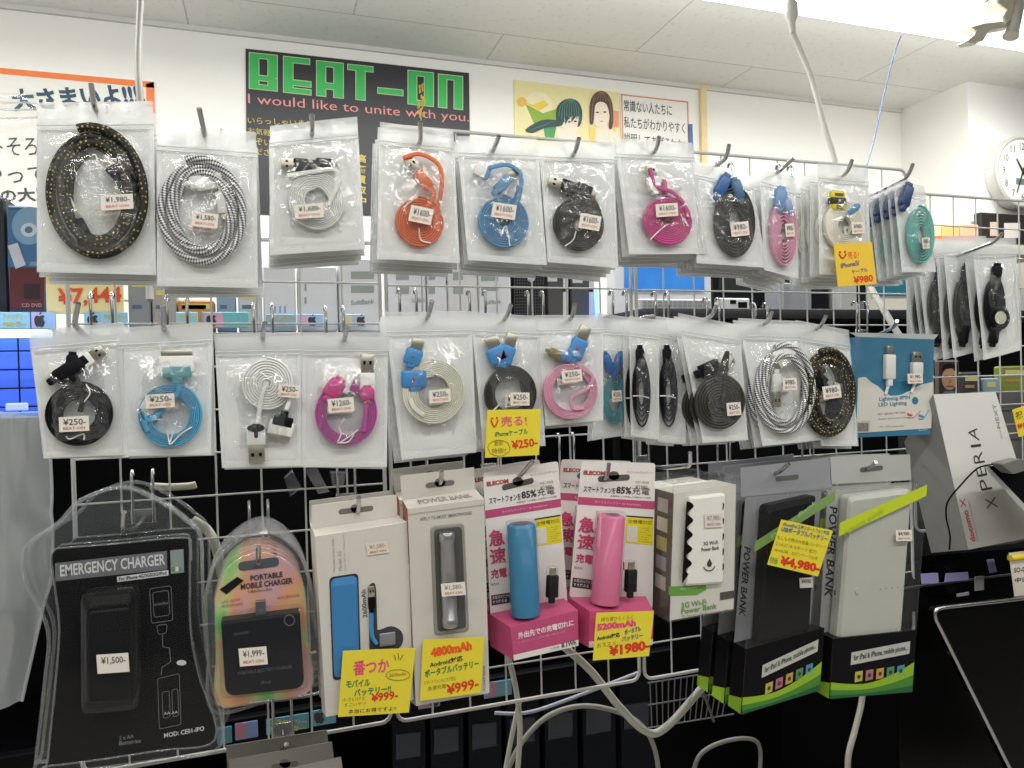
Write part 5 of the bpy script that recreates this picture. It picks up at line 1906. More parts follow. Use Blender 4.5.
def p_sign(fr, mb):
    g, o = M('35b455', 0.5), M('b9c6a4', 0.5)
    st = {'B': [(0, 0, .33, 1), (.68, .36, 1, .95), (.0, .88, 1, 1), (0, .25, .95, .38), (.68, .03, 1, .33), (0, 0, 1, .12)],
          'E': [(0, 0, .33, 1), (0, .86, .95, 1), (0, .22, 1, .36), (0, 0, 1, .13)],
          'A': [(0, 0, .33, 1), (.66, 0, 1, 1), (0, .87, 1, 1), (0, .22, 1, .38)],
          'T': [(0, .86, 1, 1), (.33, 0, .68, 1)], '-': [(0, 0, 1, 1)],
          'O': [(0, 0, .33, 1), (.66, 0, 1, 1), (0, .88, 1, 1), (0, 0, 1, .12)],
          'N': [(0, 0, .33, 1), (.66, 0, 1, 1), (0, .88, 1, 1)]}
    for ch, x0, x1, yt_, h in (('B', 77, 185, 90, 139), ('E', 212, 318, 105, 139), ('A', 342, 445, 122, 135), ('T', 465, 562, 136, 133), ('-', 583, 680, 228, 20), ('O', 702, 800, 160, 130), ('N', 822, 915, 175, 128)):
        for lay, m, gr in ((1, o, 3.2), (2, g, 0)):
            for qi, (u0, v0, u1, v1) in enumerate(st[ch]):
                a, b = x0 + (x1 - x0) * u0 - gr, x0 + (x1 - x0) * u1 + gr
                def yy(x, v, s):
                    return yt_ + h * (1 - v) + (x - x0) * .105 + s
                pp(fr, mb, [zs(a, yy(a, v1, -gr)), zs(b, yy(b, v1, -gr)), zs(b, yy(b, v0, gr)), zs(a, yy(a, v0, gr))], m, lay + qi * .13)
    fr.text(mb, 'I would like to unite with you.', zs(72, 300), zs(942, 372), 12.5, M('d98f8a', 0.6), -0.0012, 0.0)
    yl = M('c9b75a', 0.6)
    for i, s in enumerate(('いらっしゃいませ!', 'お気軽に', 'のぞいて', 'ください')):
        fr.text(mb, s, (248, 123.5 + 10 * i), (248 + 7.5 * len(s), 127 + 10 * i), 6.5, yl, -0.0012, 0)
    for i, s in enumerate('高価買取中'):
        fr.text(mb, s, (357, 162 + 10.5 * i), (366, 163 + 10.5 * i), 8.5, yl, -0.0012, 0.02)
    fl = M('d9a92c', 0.6)
    for i in range(26):
        x, y = random.gauss(750, 12), random.uniform(215, 375)
        pp(fr, mb, [zs(x - 3, y - 7), zs(x + 3, y - 9), zs(x + 2.5, y + 6), zs(x - 2, y + 8)], fl if i % 3 else M('9fae4c', 0.6), 3)


poster('black shop sign with big green block letters and pink lettering', [(245.5, 48.5), (469, 73), (471, 216), (247, 214)], M('25262a', 0.45), p_sign, 'sign')


def p_art(fr, mb):
    def zq(x, y):
        return 490 + x * .2344, 50 + y * .2344
    blob = lambda cx, cy, rx, ry, n=20: [zq(cx + rx * math.cos(i * 2 * math.pi / n), cy + ry * math.sin(i * 2 * math.pi / n)) for i in range(n)]
    pp(fr, mb, blob(205, 240, 62, 62), M('efe6bd', 0.6), 1)
    pp(fr, mb, [zq(150, 230), zq(225, 270), zq(290, 250), zq(270, 330), zq(190, 320)], M('8fae3f', 0.6), 2)
    pp(fr, mb, [zq(130, 215), zq(210, 260), zq(250, 235), zq(230, 215), zq(180, 235)], M('e8cf4e', 0.6), 3)
    pp(fr, mb, [zq(225, 300), zq(285, 310), zq(270, 390), zq(235, 380)], M('4f9a5c', 0.6), 3)
    pp(fr, mb, blob(135, 222, 22, 20), M('e6b95e', 0.6), 2)
    pp(fr, mb, [zq(520, 255), zq(550, 263), zq(550, 330), zq(525, 330)], M('e39a78', 0.6), 1)
    sk = M('efe0cc', 0.6)
    pp(fr, mb, [zq(285, 330), zq(350, 350), zq(395, 372), zq(380, 440), zq(285, 440)], sk, 2)
    pp(fr, mb, blob(345, 300, 40, 62), sk, 3)
    hd = M('34504e', 0.6)
    pp(fr, mb, poly([zq(280, 300), zq(283, 250), zq(305, 220), zq(340, 208), zq(375, 222), zq(392, 262), zq(388, 312), zq(372, 330), zq(378, 290), zq(366, 285), zq(350, 305), zq(350, 282), zq(332, 298), zq(320, 318), zq(318, 290), zq(308, 320), zq(282, 328), zq(230, 335), zq(180, 355), zq(150, 340), zq(220, 300)], 3), hd, 4)
    pp(fr, mb, [zq(420, 330), zq(470, 338), zq(530, 330), zq(548, 400), zq(430, 440)], M('e8cf72', 0.6), 2)
    pp(fr, mb, [zq(450, 330), zq(505, 325), zq(540, 360), zq(540, 440), zq(450, 440)], sk, 3)
    pp(fr, mb, blob(470, 270, 42, 62), sk, 4)
    hb = M('5a473a', 0.6)
    pp(fr, mb, poly([zq(424, 310), zq(424, 240), zq(438, 195), zq(468, 176), zq(500, 188), zq(520, 230), zq(524, 300), zq(518, 335), zq(505, 335), zq(508, 280), zq(496, 235), zq(472, 222), zq(450, 232), zq(444, 262), zq(440, 310), zq(430, 320)], 3), hb, 5)
    def strand(pts, m, lay):
        q = cr([(x, y, 0) for x, y in pts], 4)
        o = [zq(v.x - 1.6, v.y) for v in q] + [zq(v.x + 1.6, v.y) for v in reversed(q)]
        pp(fr, mb, o, m, lay)
    h1, h2 = M('5f8a80', 0.6), M('8a7060', 0.6)
    for k in range(9):
        strand([(330 + k * 3, 212), (300 + k * 9, 240), (292 + k * 11, 285 + (k % 3) * 12)], h1, 7)
    for k in range(8):
        strand([(466 + k * 2, 180), (440 + k * 9.5, 205), (430 + k * 12.5, 305 if k in (0, 7) else 222)], h2, 7)
    for k in range(4):
        strand([(270 - k * 22, 305 + k * 8), (240 - k * 22, 318 + k * 8), (222 - k * 20, 330 + k * 6)], h1, 7)
    for cx, cy in ((336, 308), (362, 306), (456, 268), (488, 266)):
        pp(fr, mb, blob(cx, cy, 7, 3.4, 10), M('4a4540', 0.6), 6)
    pp(fr, mb, blob(474, 305, 8, 2, 8), M('c98d7c', 0.6), 6)


poster('yellow illustrated poster with a dark-haired and a brown-haired figure', [(514, 79.5), (619.5, 92.5), (622, 230), (516, 230)], M('e9dfa6', 0.6), p_art)


def p_txt(fr, mb):
    o = M('d98a6c', 0.6)
    for q in ([(621, 94), (688, 101.5), (688, 102.8), (621, 95.3)], [(621, 94), (622.2, 94), (625, 200), (623.8, 200)], [(686.8, 101.4), (688, 101.5), (691, 205), (689.8, 205)]):
        pp(fr, mb, q, o)
    k = M('3a3e38', 0.6)
    for i, s in enumerate(('常識ない人たちに', '私たちがわかりやすく', '説明してあげるわね!')):
        w = 48 if i == 0 else 61
        fr.text(mb, s, (624, 111 + 16.5 * i), (624 + w, 111 + 16.5 * i + w * .105), 11.5, k, -0.0012, 0.004)


poster('white text poster with thin orange frame and three lines of Japanese', [(620, 93), (689, 101), (692, 230), (624, 230)], M('e9e7e0', 0.6), p_txt)
MBx = MB()
fr = Fr(690, 125, DWALL - 0.012, 0, 0, 'wall_strip', 'thin blue strip on the wall, right of the framed text poster', 'strip')
MBx.prism(fr.xz([(689, 124), (692.5, 124), (694.5, 190), (691, 190)]), 0, 0.010, M('3f6f9a', 0.5)).build('strip', fr.e)
fr = Fr(706, 90, DWALL - 0.016, 0, 0, 'wooden_bracket', 'pale wooden batten with a short top arm on the back wall', 'batten')
mb = MB()
WD = M('e3cf9c', 0.6, var=0.1, scale=30)
mb.prism(fr.xz([(701, 86), (706.5, 86), (709, 240), (703.5, 240)]), 0, 0.015, WD)
mb.build('batten', fr.e)
mb = MB()
mb.prism(fr.xz([(701, 86), (709, 79.5), (715, 79.5), (715, 83.5), (707, 88)]), -0.002, 0.015, WD)
mb.build('arm', fr.e)

# wall clock on the pier
CY = PY - 0.045
ck = Fr(1021, 172, CY, 0, 0, 'wall_clock', 'round white wall clock with black numerals at the right edge', 'clock')
mb = MB()
r = ck.kz * 35
for rr, y0, y1, m in ((1.0, 0, 0.042, M('c9c8c2', 0.4)), (0.93, -0.004, 0.0, M('dcdbd6', 0.4))):
    mb.prism([(r * rr * math.cos(i * math.pi / 24), r * rr * math.sin(i * math.pi / 24)) for i in range(48)], y0, y1, m)
mb.tube([(r * .965 * math.cos(i * math.pi / 24), -0.001, r * .965 * math.sin(i * math.pi / 24)) for i in range(48)], r * .055, M('c4c3bc', 0.4), 10, True)
mb.build('case', ck.e)
mb = MB()
mb.prism([(r * .90 * math.cos(i * math.pi / 24), r * .90 * math.sin(i * math.pi / 24)) for i in range(48)], -0.005, -0.004, M('efeeea', 0.5))
for h in range(1, 13):
    a = math.pi / 2 - h * math.pi / 6
    cx, cz = r * .72 * math.cos(a), r * .72 * math.sin(a)
    w = r * (.10 if h < 10 else .17)
    hh = r * .20
    mb.text(str(h), ((cx - w / 2, -.0055, cz - hh / 2), (cx + w / 2, -.0055, cz - hh / 2), (cx - w / 2, -.0055, cz + hh / 2)), M('3a3a3a', 0.5))
mb.prism([(-r * .25, -r * .38), (r * .3, -r * .38), (r * .3, -r * .2), (-r * .25, -r * .2)], -0.0056, -0.005, M('6f857a', 0.4))
mb.build('dial', ck.e)
for nm, a, l_, w in (('hour_hand', 125, .42, .03), ('minute_hand', 248, .66, .022)):
    mb = MB()
    a = math.radians(a)
    d, n_ = Vector((math.cos(a), 0, math.sin(a))), Vector((-math.sin(a), 0, math.cos(a)))
    o = [d * -r * .12 - n_ * r * w, d * r * l_ - n_ * r * w * .5, d * r * l_ + n_ * r * w * .5, d * -r * .12 + n_ * r * w]
    mb.prism([(p.x, p.z) for p in o], -0.009, -0.007, M('2a2a2a', 0.5))
    mb.build(nm, ck.e)

# ------------------------------------------------------------------ ceiling lamps, cords
LAMP = M('fbfcff', 0.5, emit=3.2)
for i, (x0, x1, lab) in enumerate(((0.3, 2.9, 'long bright ceiling fluorescent light at the upper right, over the wall clock'),)):
    e = bpy.data.objects.new('ceiling_light', None)
    COL.objects.link(e)
    e.location = ((x0 + x1) / 2, 1.615, CEIL)
    tag(e, lab, 'ceiling light')
    w = (x1 - x0)
    MB().box((0, 0, -0.006), (w, 0.30, 0.012), M('dcdcd8', 0.5), 0.003).build('housing', e)
    MB().box((0, 0, -0.020), (w - 0.02, 0.28, 0.018), LAMP, 0.006).build('diffuser', e)

cl = Fr(985, 15, 1.46, 0, 0, 'lamp_clip', 'cream ceiling clip with a metal clamp and cone end, upper right corner', 'clip')


def z9(x, y):
    return 680 + x * .336, y * .336


mb = MB()
CRE = M('f0ebdb', 0.5)
mb.prism(cl.xz([z9(*p) for p in ((930, -60), (1010, -60), (1005, 20), (985, 60), (950, 82), (940, 60), (952, 40), (925, 20))]), -0.02, 0.02, CRE, bev=0.004)
mb.prism(cl.xz([z9(*p) for p in ((850, 88), (890, 76), (960, 70), (975, 86), (905, 96), (888, 128), (850, 135), (840, 128), (860, 112), (866, 98))]), -0.015, 0.015, CRE, bev=0.003)
mb.build('bracket', cl.e)
mb = MB()
a, b = cl.P(*z9(1008, 10), -.02), cl.P(*z9(994, 78), -.02)
c_ = cl.P(*z9(984, 108), -.02)
k = cl.k
mb.tube([a, b, b + (c_ - b) * .5, c_], [k * 4.2, k * 4.2, k * 4.6, k * 5.6], M('d6d4cc', 0.35, 0.3), 16)
mb.build('clamp', cl.e)
mb = MB()
mb.tube([cl.P(*z9(*p), .01) for p in ((790, 82), (850, 45), (925, -5))], 0.0014, M('3a3a3a', 0.5), 6)
mb.build('wire', cl.e)


def cord(label, pts, r, m, name='hanging_cable', parts=None, group=None):
    """pts: (px, py, Y)"""
    W_ = [at(*p) for p in pts]
    e = bpy.data.objects.new(name, None)
    COL.objects.link(e)
    e.location = W_[0]
    tag(e, label, 'cord', group)
    MB().tube(cr([p - W_[0] for p in W_], 8), r, m, 8).build('cord', e)
    return e, W_[0]


CW = M('d6d4cc', 0.5)
cord('white cord hanging from the ceiling at the left, behind the leftmost bags', [(143, -40, 1.35), (140, 10, 1.30), (138, 60, 1.22), (140, 100, 1.16), (146, 180, 1.10), (150, 300, 1.05)], 0.0048, M('b5b4ad', 0.6))
e, o = cord('white extension cord hanging from a plug connector below the ceiling lamp', [(793, 33, 1.22), (800, 50, 1.22), (812, 80, 1.21), (824, 125, 1.19), (836, 166, 1.17), (852, 250, 1.12), (872, 290, 1.04), (905, 345, 0.98)], 0.0055, CW)
mb = MB()
q0 = at(789, -20, 1.22) - o
q1 = at(791, 2, 1.22) - o
q2 = at(792, 22, 1.22) - o
q3 = at(793, 33, 1.22) - o
mb.tube([q0, q1, q1 + (q2 - q1) * .1, q1 + (q2 - q1) * .75, q2, q3], [.009, .009, .0125, .0125, .007, .0055], M('d2cfc4', 0.5), 12)
mb.build('plug_connector', e)
cord('thin blue string running from the ceiling lamp down to the top row', [(901, 36, 1.30), (895, 52, 1.28), (884, 95, 1.20), (874, 140, 1.08), (866, 168, 0.98), (858, 200, 0.93)], 0.0014, M('3f78c4', 0.5), 'blue_string')

# ------------------------------------------------------------------ the shop behind the grid
YS = 1.50   # front of the goods on the shelf behind
zsh = at(300, 331, YS).z - .002
pz = at(760, 316, 1.6).z
ONS, ONC = {'on': zsh}, {'on': pz}


def bgbox(name, label, cat, q, Y, depth, m, group=None, extra=None, on=None):
    """upright box seen through the grid; q = (x0, y0, x1, y1) in the photo"""
    x0, y0, x1, y1 = q
    a, b = at(x0, (y0 + y1) / 2, Y), at(x1, (y0 + y1) / 2, Y)
    zt, zb_ = at((x0 + x1) / 2, y0, Y).z, on if on is not None else at((x0 + x1) / 2, y1, Y).z
    e = bpy.data.objects.new(name, None)
    COL.objects.link(e)
    e.location = ((a.x + b.x) / 2, Y, zb_)
    tag(e, label, cat, group)
    w, h = b.x - a.x, zt - zb_
    mb = MB()
    mb.box((0, depth / 2, h / 2), (w, depth, h), m, min(0.003, w * .06), seg=1)
    mb.build('body', e)

    def L(px, py, dy=0.0):
        p = at(px, py, Y)
        return Vector((p.x - e.location.x, -dy, p.z - zb_))
    if extra:
        extra(e, L)
    return e, L


def panel(mb, L, pts, m, dy=0.0008):
    P = [L(a, b) for a, b in pts]
    mb.prism([(p.x, p.z) for p in P], -dy, -dy + 0.0006, m)


def rq(x0, y0, x1, y1):
    return [(x0, y0), (x1, y0), (x1, y1), (x0, y1)]


GRY = M('9aa39c', 0.6)
WBX = M('dcdee2', 0.55)


def px_print(items):
    def f(e, L):
        mb = MB()
        for it in items:
            if isinstance(it[0], str):
                s, p0, p1, h, m = it
                a, b = L(*p0, .0013), L(*p1, .0013)
                mb.text(s, (a, b, a + Vector((0, 0, (L(0, 0).z - L(0, h).z)))), m)
            else:
                panel(mb, L, rq(*it[0]), it[1], it[2] if len(it) > 2 else .0008)
        mb.build('printing', e)
    return f


SBT = M('7c7f80', 0.6)
PBX = 'white phone boxes on the shelf behind the grid'
bgbox('phone_box', 'plain white phone box with small bluish marks, left end of the boxes behind the grid', 'box', (263, 266, 296, 332), YS, .05, WBX, PBX, px_print([((274, 306, 276, 313), M('9aa6cf', 0.6)), ((279, 306, 281, 313), M('9aa6cf', 0.6)), ((284, 306, 286, 313), M('9aa6cf', 0.6))]), **ONS)
bgbox('phone_box', 'white phone box with two short grey marks at its left edge, behind the grid', 'box', (298, 266, 337, 332), YS, .05, WBX, PBX, px_print([((304.5, 284, 306.5, 291), GRY), ((304.5, 297, 306.5, 304), GRY)]), **ONS)
bgbox('phone_box', 'white phone box with two grey bars above a carrier name, behind the grid', 'box', (339, 258, 381, 332), YS, .05, WBX, PBX, px_print([((351, 271.5, 374, 279), GRY), ((351, 285.5, 374, 293), GRY), ('SoftBank', (351, 305.5), (374, 303.5), 5.6, SBT)]), **ONS)
bgbox('phone_box', 'narrow white phone box with two grey bars, right of the carrier named box', 'box', (386, 258, 426, 332), YS + .03, .05, WBX, PBX, px_print([((396, 272.5, 409, 280), GRY), ((396, 287, 409, 294), GRY), ('SoftBank', (412, 303), (425, 302), 5, SBT)]), **ONS)
bgbox('phone_box', 'white phone box above the cream cable bag, with grey bars at its left edge', 'box', (427.5, 258, 447, 332), YS + .03, .05, WBX, PBX, px_print([((428.5, 272, 435, 280), GRY), ((428.5, 287, 435, 294), GRY), ((446, 281, 447, 283), BLACK)]), **ONS)
bgbox('phone_box', 'white phone box between two wider barred boxes, above the cream cable bag', 'box', (448, 258, 478, 332), YS + .03, .05, M('d8d8d6', 0.55), PBX, px_print([((453, 272, 463, 280), GRY), ((453, 287, 463, 294), GRY)]), **ONS)
bgbox('phone_box', 'rightmost white phone box with grey bars, beside the black mesh computer', 'box', (479, 258, 511, 332), YS + .03, .05, WBX, PBX, px_print([((481, 272, 498, 281), GRY), ((481, 286, 498, 291), GRY), ('SoftBank', (484, 305), (501, 303.5), 5, SBT)]), **ONS)


def pc_front(e, L):
    mb = MB()
    dk, lt = M('0e0e10', 0.6), M('4b4b4e', 0.5)
    panel(mb, L, rq(513.5, 262, 545, 330), dk)
    for i in range(12):
        panel(mb, L, rq(514 + i * 2.6, 262, 514.8 + i * 2.6, 330), lt, .0016)
    for j in range(22):
        panel(mb, L, rq(514, 262 + j * 3, 545, 262.8 + j * 3), lt, .0016)
    mb.build('mesh_front', e)
    mb = MB()
    c = L(530.5, 278.5)
    bm = bmesh.new()
    bmesh.ops.create_uvsphere(bm, u_segments=16, v_segments=10, radius=.0085)
    mb.add([v.co + c + Vector((0, -.004, 0)) for v in bm.verts], [[v.index for v in f.verts] for f in bm.faces], M('dcdcda', 0.4), True)
    bm.free()
    mb.build('white_knob', e)


bgbox('computer_tower', 'black computer tower with mesh front and white ball, behind the middle grid', 'computer', (512, 258, 546, 332), YS + .05, .22, M('1c1c1e', 0.5), None, pc_front, **ONS)
for q, lab, st in (((547, 258, 569, 332), 'grey slim tower with a teal ringed white sticker, right of the mesh tower', (547.5, 271, 557, 281.5)), ((571, 258, 595, 332), 'grey slim tower with a plain white sticker, second from the mesh tower', (572.5, 273, 582.5, 283))):
    its = [(st, M('d9dcda', 0.6)), ((q[2] - 6, q[1], q[2] - 1, q[3]), M('dddcd6', 0.5)), ((q[2] - 6, 289, q[2] - 2, 292), BLACK)]
    if q[0] == 547:
        its.append(((550, 273, 555, 278), M('5f9c98', 0.6), .0016))
    bgbox('computer_tower', lab, 'computer', q, YS + .07, .2, M('4e4d4a', 0.5), 'slim towers behind the grid', px_print(its), **ONS)


def screen(q, m, name='screen', fr=None):
    def f(e, L):
        mb = MB()
        panel(mb, L, rq(*q), m, .002)
        mb.build(name, e)
    return f


def sky_screen(name, a, b, s):
    m, n, l, p = nt(name)
    tc = n.new('ShaderNodeTexCoord')
    w = n.new('ShaderNodeTexNoise')
    w.inputs['Scale'].default_value = 9
    l.new(tc.outputs['Object'], w.inputs['Vector'])
    mx = n.new('ShaderNodeMix')
    mx.data_type = 'RGBA'
    mx.inputs['A'].default_value = rgb(a)
    mx.inputs['B'].default_value = rgb(b)
    l.new(w.outputs['Fac'], mx.inputs['Factor'])
    l.new(mx.outputs['Result'], p.inputs['Emission Color'])
    p.inputs['Base Color'].default_value = (0.01, 0.01, 0.02, 1)
    p.inputs['Emission Strength'].default_value = s
    p.inputs['Roughness'].default_value = 0.2
    return m


YM = 1.75
bgbox('monitor', 'white framed monitor with a bright blue screen, behind the magenta cable bag', 'monitor', (614, 236, 711, 299), YM, .05, M('c9ccce', 0.5), None, screen((624, 242, 704, 291.5), sky_screen('blue_desktop', '0f4fd0', '4fb0f0', 0.9)), **ONC)
bgbox('monitor', 'black monitor with a dark screen, behind the pink cable bag of the top row', 'monitor', (713, 230, 829, 297), YM + .03, .05, M('17181a', 0.35), None, screen((718, 236, 824, 291), M('2b2e2c', 0.25)), **ONC)
bgbox('monitor', 'cream framed monitor with a teal screen, behind the teal cable bag', 'monitor', (866, 240, 916, 306), YM + .02, .05, M('d2cfc4', 0.5), None, screen((871, 245, 912, 296), sky_screen('teal_desktop', '1f6f86', '3f9fae', 0.5)), **ONC)
bgbox('computer_tower', 'pale grey computer tower left of the cream framed monitor', 'computer', (840, 240, 857, 318), YM, .3, M('9fa09c', 0.5), **ONC)
bgbox('computer_tower', 'narrow black computer tower beside the cream framed monitor', 'computer', (858, 240, 866, 318), YM, .3, M('1d1d1f', 0.4), None, px_print([((860, 301, 864, 310), M('6f6f72', 0.5))]), **ONC)
bgbox('paper_sign', 'white paper with black blotches lying behind the grid under the black monitor', 'paper', (716, 298, 750, 310), YM - .1, .01, M('d6d8da', 0.6), None, px_print([((730, 300, 736, 304), BLACK), ((738, 302, 747, 308), BLACK)]), **ONC)
bgbox('clear_bin', 'translucent grey bin standing under the black monitor, behind the grid', 'bin', (783, 283, 812, 318), YM - .08, .08, film('grey_bin', 0.5, 0.05, 0.2, (0.5, 0.52, 0.56)), **ONC)
bgbox('keyboard', 'pale keyboard standing under the blue screen monitor', 'keyboard', (640, 299, 712, 312), YM - .1, .02, M('b3b7ba', 0.5), None, px_print([((643 + 5 * (i % 13), 301 + 3.4 * (i // 13), 647 + 5 * (i % 13), 303.6 + 3.4 * (i // 13)), M('8f9396', 0.5)) for i in range(39)]), **ONC)
e, L = bgbox('glowing_lamp', 'small upright blue glowing lamp beside the slim grey towers', 'lamp', (595.5, 290, 598.5, 312), YS + .04, .006, M('5f8cff', 0.4, emit=4.0), **ONS)

# back counter carrying the monitors
ct = bpy.data.objects.new('back_counter', None)
COL.objects.link(ct)
CX0 = at(600, 331, YS).x + .06
ct.location = (CX0 + .8, 1.85, 0)
tag(ct, 'long dark counter behind the grid carrying monitors and towers', 'counter')
MB().box((0, 0, pz - 0.012), (1.6, 0.9, 0.024), M('26262a', 0.5), 0.003).build('top', ct)
MB().box((0, 0.05, (pz - 0.024) / 2), (1.56, 0.8, pz - 0.024), M('0c0c0e', 0.6)).build('cabinet', ct)

# shelf unit at the left with phone boxes: board, label rail
sx0, sx1 = -1.5, at(600, 331, YS).x + 0.02
sv = bpy.data.objects.new('shelf_unit', None)
COL.objects.link(sv)
sv.location = ((sx0 + sx1) / 2, YS + .15, 0)
tag(sv, 'black shelf unit behind the grid carrying white phone boxes', 'shelf unit')
w = sx1 - sx0
MB().box((0, .05, zsh - .011), (w, .46, .018), M('7d7f84', 0.5), .002).build('shelf_board', sv)
MB().box((0, .17, zsh * .5 - .01), (w, .02, zsh - .02), M('08080a', 0.7)).build('back_panel', sv)
for i, z in enumerate((0.10, 0.42, 0.74)):
    MB().box((0, -.02, z), (w, .34, .018), M('101013', 0.5), .002).build('shelf_board', sv)
for x in (-w / 2, w / 2):
    MB().box((x, 0, .5 * zsh - .02), (.02, .36, zsh - .04), M('0b0b0d', 0.5), .002).build('side_panel', sv)
# case at the left, the LED's blue glow put into its panel colour
bp = bpy.data.objects.new('display_case', None)
COL.objects.link(bp)
c0 = at(12, 370, YS - .09)
bp.location = (c0.x - .25, YS - .09, c0.z)
tag(bp, 'blue lit display case at the left edge with a black wire net', 'display case')
zt_, zb_ = at(12, 339, YS - .09).z - c0.z, at(12, 412, YS - .09).z - c0.z
MB().box((0, .02, (zt_ + zb_) / 2), (.62, .02, zt_ - zb_), M('4f76d8', 0.6)).build('back_panel', bp)
MB().box((0, -.01, zt_ + .008), (.62, .03, .012), M('bfe0ff', 0.4, emit=3.0), .003).build('led_tube', bp)
MB().box((0, -.02, zb_ - .004), (.62, .10, .008), M('8aa7d8', 0.4)).build('floor_board', bp)
mb = MB()
for i in range(16):
    mb.tube([(-.31 + .0413 * i, -.03, zb_), (-.31 + .0413 * i, -.03, zt_)], .0013, BLACK, 5)
for i in range(4):
    mb.tube([(-.31, -.03, zb_ + (zt_ - zb_) * (i + .3) / 4), (.31, -.03, zb_ + (zt_ - zb_) * (i + .3) / 4)], .0013, BLACK, 5)
mb.build('wire_net', bp)
bgbox('small_card', 'small white card lying in the blue lit case at the left edge', 'card', (5, 403, 28, 411), YS - .13, .004, M('cfd8ea', 0.5))

# label rail cards with an apple-shaped mark
APPLE = [(0, -.42), (.16, -.5), (.34, -.42), (.46, -.12), (.42, .02), (.34, .10), (.30, .22), (.36, .36), (.44, .42), (.30, .54), (.10, .48), (0, .44), (-.12, .5), (-.32, .5), (-.46, .28), (-.46, 0), (-.36, -.3), (-.2, -.48)]


def apple(mb, L, cx, cy, s, m, dy=.0016):
    pts = [(cx + x * s, cy - y * s) for x, y in APPLE]
    panel(mb, L, pts, m, dy)
    panel(mb, L, [(cx - .02 * s, cy - .56 * s), (cx + .02 * s, cy - .78 * s), (cx + .16 * s, cy - .86 * s), (cx + .12 * s, cy - .66 * s)], m, dy)


def rail_card(q, Y, cols, mark, txt, lab, group):
    e, L = bgbox('shelf_label', lab, 'label', q, Y, .002, M(cols[0], 0.5), group)
    mb = MB()
    x0, y0, x1, y1 = q
    if len(cols) > 1:
        panel(mb, L, rq(x0 + (x1 - x0) * .05, y0 + 1, x0 + (x1 - x0) * .45, y1 - 1), M(cols[1], 0.5))
    if txt:
        for i in range(2):
            a, b = L(x0 + (x1 - x0) * txt[0], y0 + (y1 - y0) * (.47 + .42 * i)), L(x0 + (x1 - x0) * txt[1], y0 + (y1 - y0) * (.47 + .42 * i))
            o = Vector((0, -.0016, 0))
            mb.text(('アクセサリー', '¥980 均一')[i], (a + o, b + o, a + o + Vector((0, 0, (L(0, 0).z - L(0, (y1 - y0) * .34).z)))), M('d9c51e', 0.5), .03)
    if mark:
        apple(mb, L, x0 + (x1 - x0) * mark, (y0 + y1) / 2 + 1, (y1 - y0) * .68, M('33363c', 0.5))
    mb.build('printing', e)


RG = 'light blue shelf labels on the rail behind the grid'
for q, cols, mk, tx, lab in (((-30, 312, 30, 329), ['9fd0e6'], None, (.55, .95), 'light blue shelf label with yellow letters at the far left edge'),
                             ((31, 312, 56, 329), ['a9c9e6', 'd6b3cc'], .35, None, 'light blue shelf label with apple mark under the drive box'),
                             ((84, 312, 128, 329), ['9fd0e6'], .2, (.45, .95), 'light blue shelf label with apple mark above the thick black cable'),
                             ((176, 312, 198, 328), ['9fd0e6'], None, (.1, .9), 'small light blue shelf label with yellow letters above the sky blue cable'),
                             ((202, 312, 249, 328), ['6fbcc6', 'd8a3c0'], .2, None, 'teal and pink shelf label above the gap between sky blue and white cables'),
                             ((266, 314, 296, 327), ['8fb7d6'], None, (.05, .95), 'blue shelf label full of yellow letters under the plain white box'),
                             ((297, 314, 323, 327), ['a5c8ee', 'd9b4d2'], .58, None, 'pale blue and pink shelf label with apple mark, above the purple cable bag'),
                             ((340, 314, 366, 327), ['b6c6dd', 'd6ccb0'], .8, None, 'pale shelf label with apple mark under the carrier named box')):
    rail_card(q, YS - .035, cols, mk, tx, lab, RG)
RG2 = 'shelf labels on the lower rail behind the grid'
for i, (q, cols, mk, tx, lab) in enumerate((((217, 727, 232, 744), ['4a8fa2'], None, None, 'plain teal shelf label below the rainbow charger pack'),
                                            ((235, 722, 258, 739), ['7f93c4', 'c07a90'], None, None, 'pink and blue shelf label below the rainbow charger pack'),
                                            ((266, 716, 309, 732), ['5d9cb0'], None, (.1, .95), 'shelf label with yellow letters above the grey cardboard tabs'),
                                            ((312, 709, 336, 725), ['6fa5bd'], .3, None, 'shelf label with apple mark left of the blue device box'),
                                            ((418, 692, 440, 708), ['9aa0b8', 'c08a8a'], .7, None, 'shelf label with apple mark below the cream power bank box'),
                                            ((484, 681, 512, 697), ['6fa5bd', 'b88a9c'], None, None, 'blue shelf label below the blue cylinder pack'))):
    rail_card(q, 1.22, cols, mk, tx, lab, RG2)
zr2 = at(300, 722, 1.24).z
rb = MB().box((0, 0, 0), (1.35, .02, .05), M('0b0b0d', 0.5), .003).build('label_rail', loc=(.05, 1.24, zr2))
tag(rb, 'black rail carrying the lower shelf labels, behind the bottom of the grid', 'rail')

# goods at the far left, on the shelf


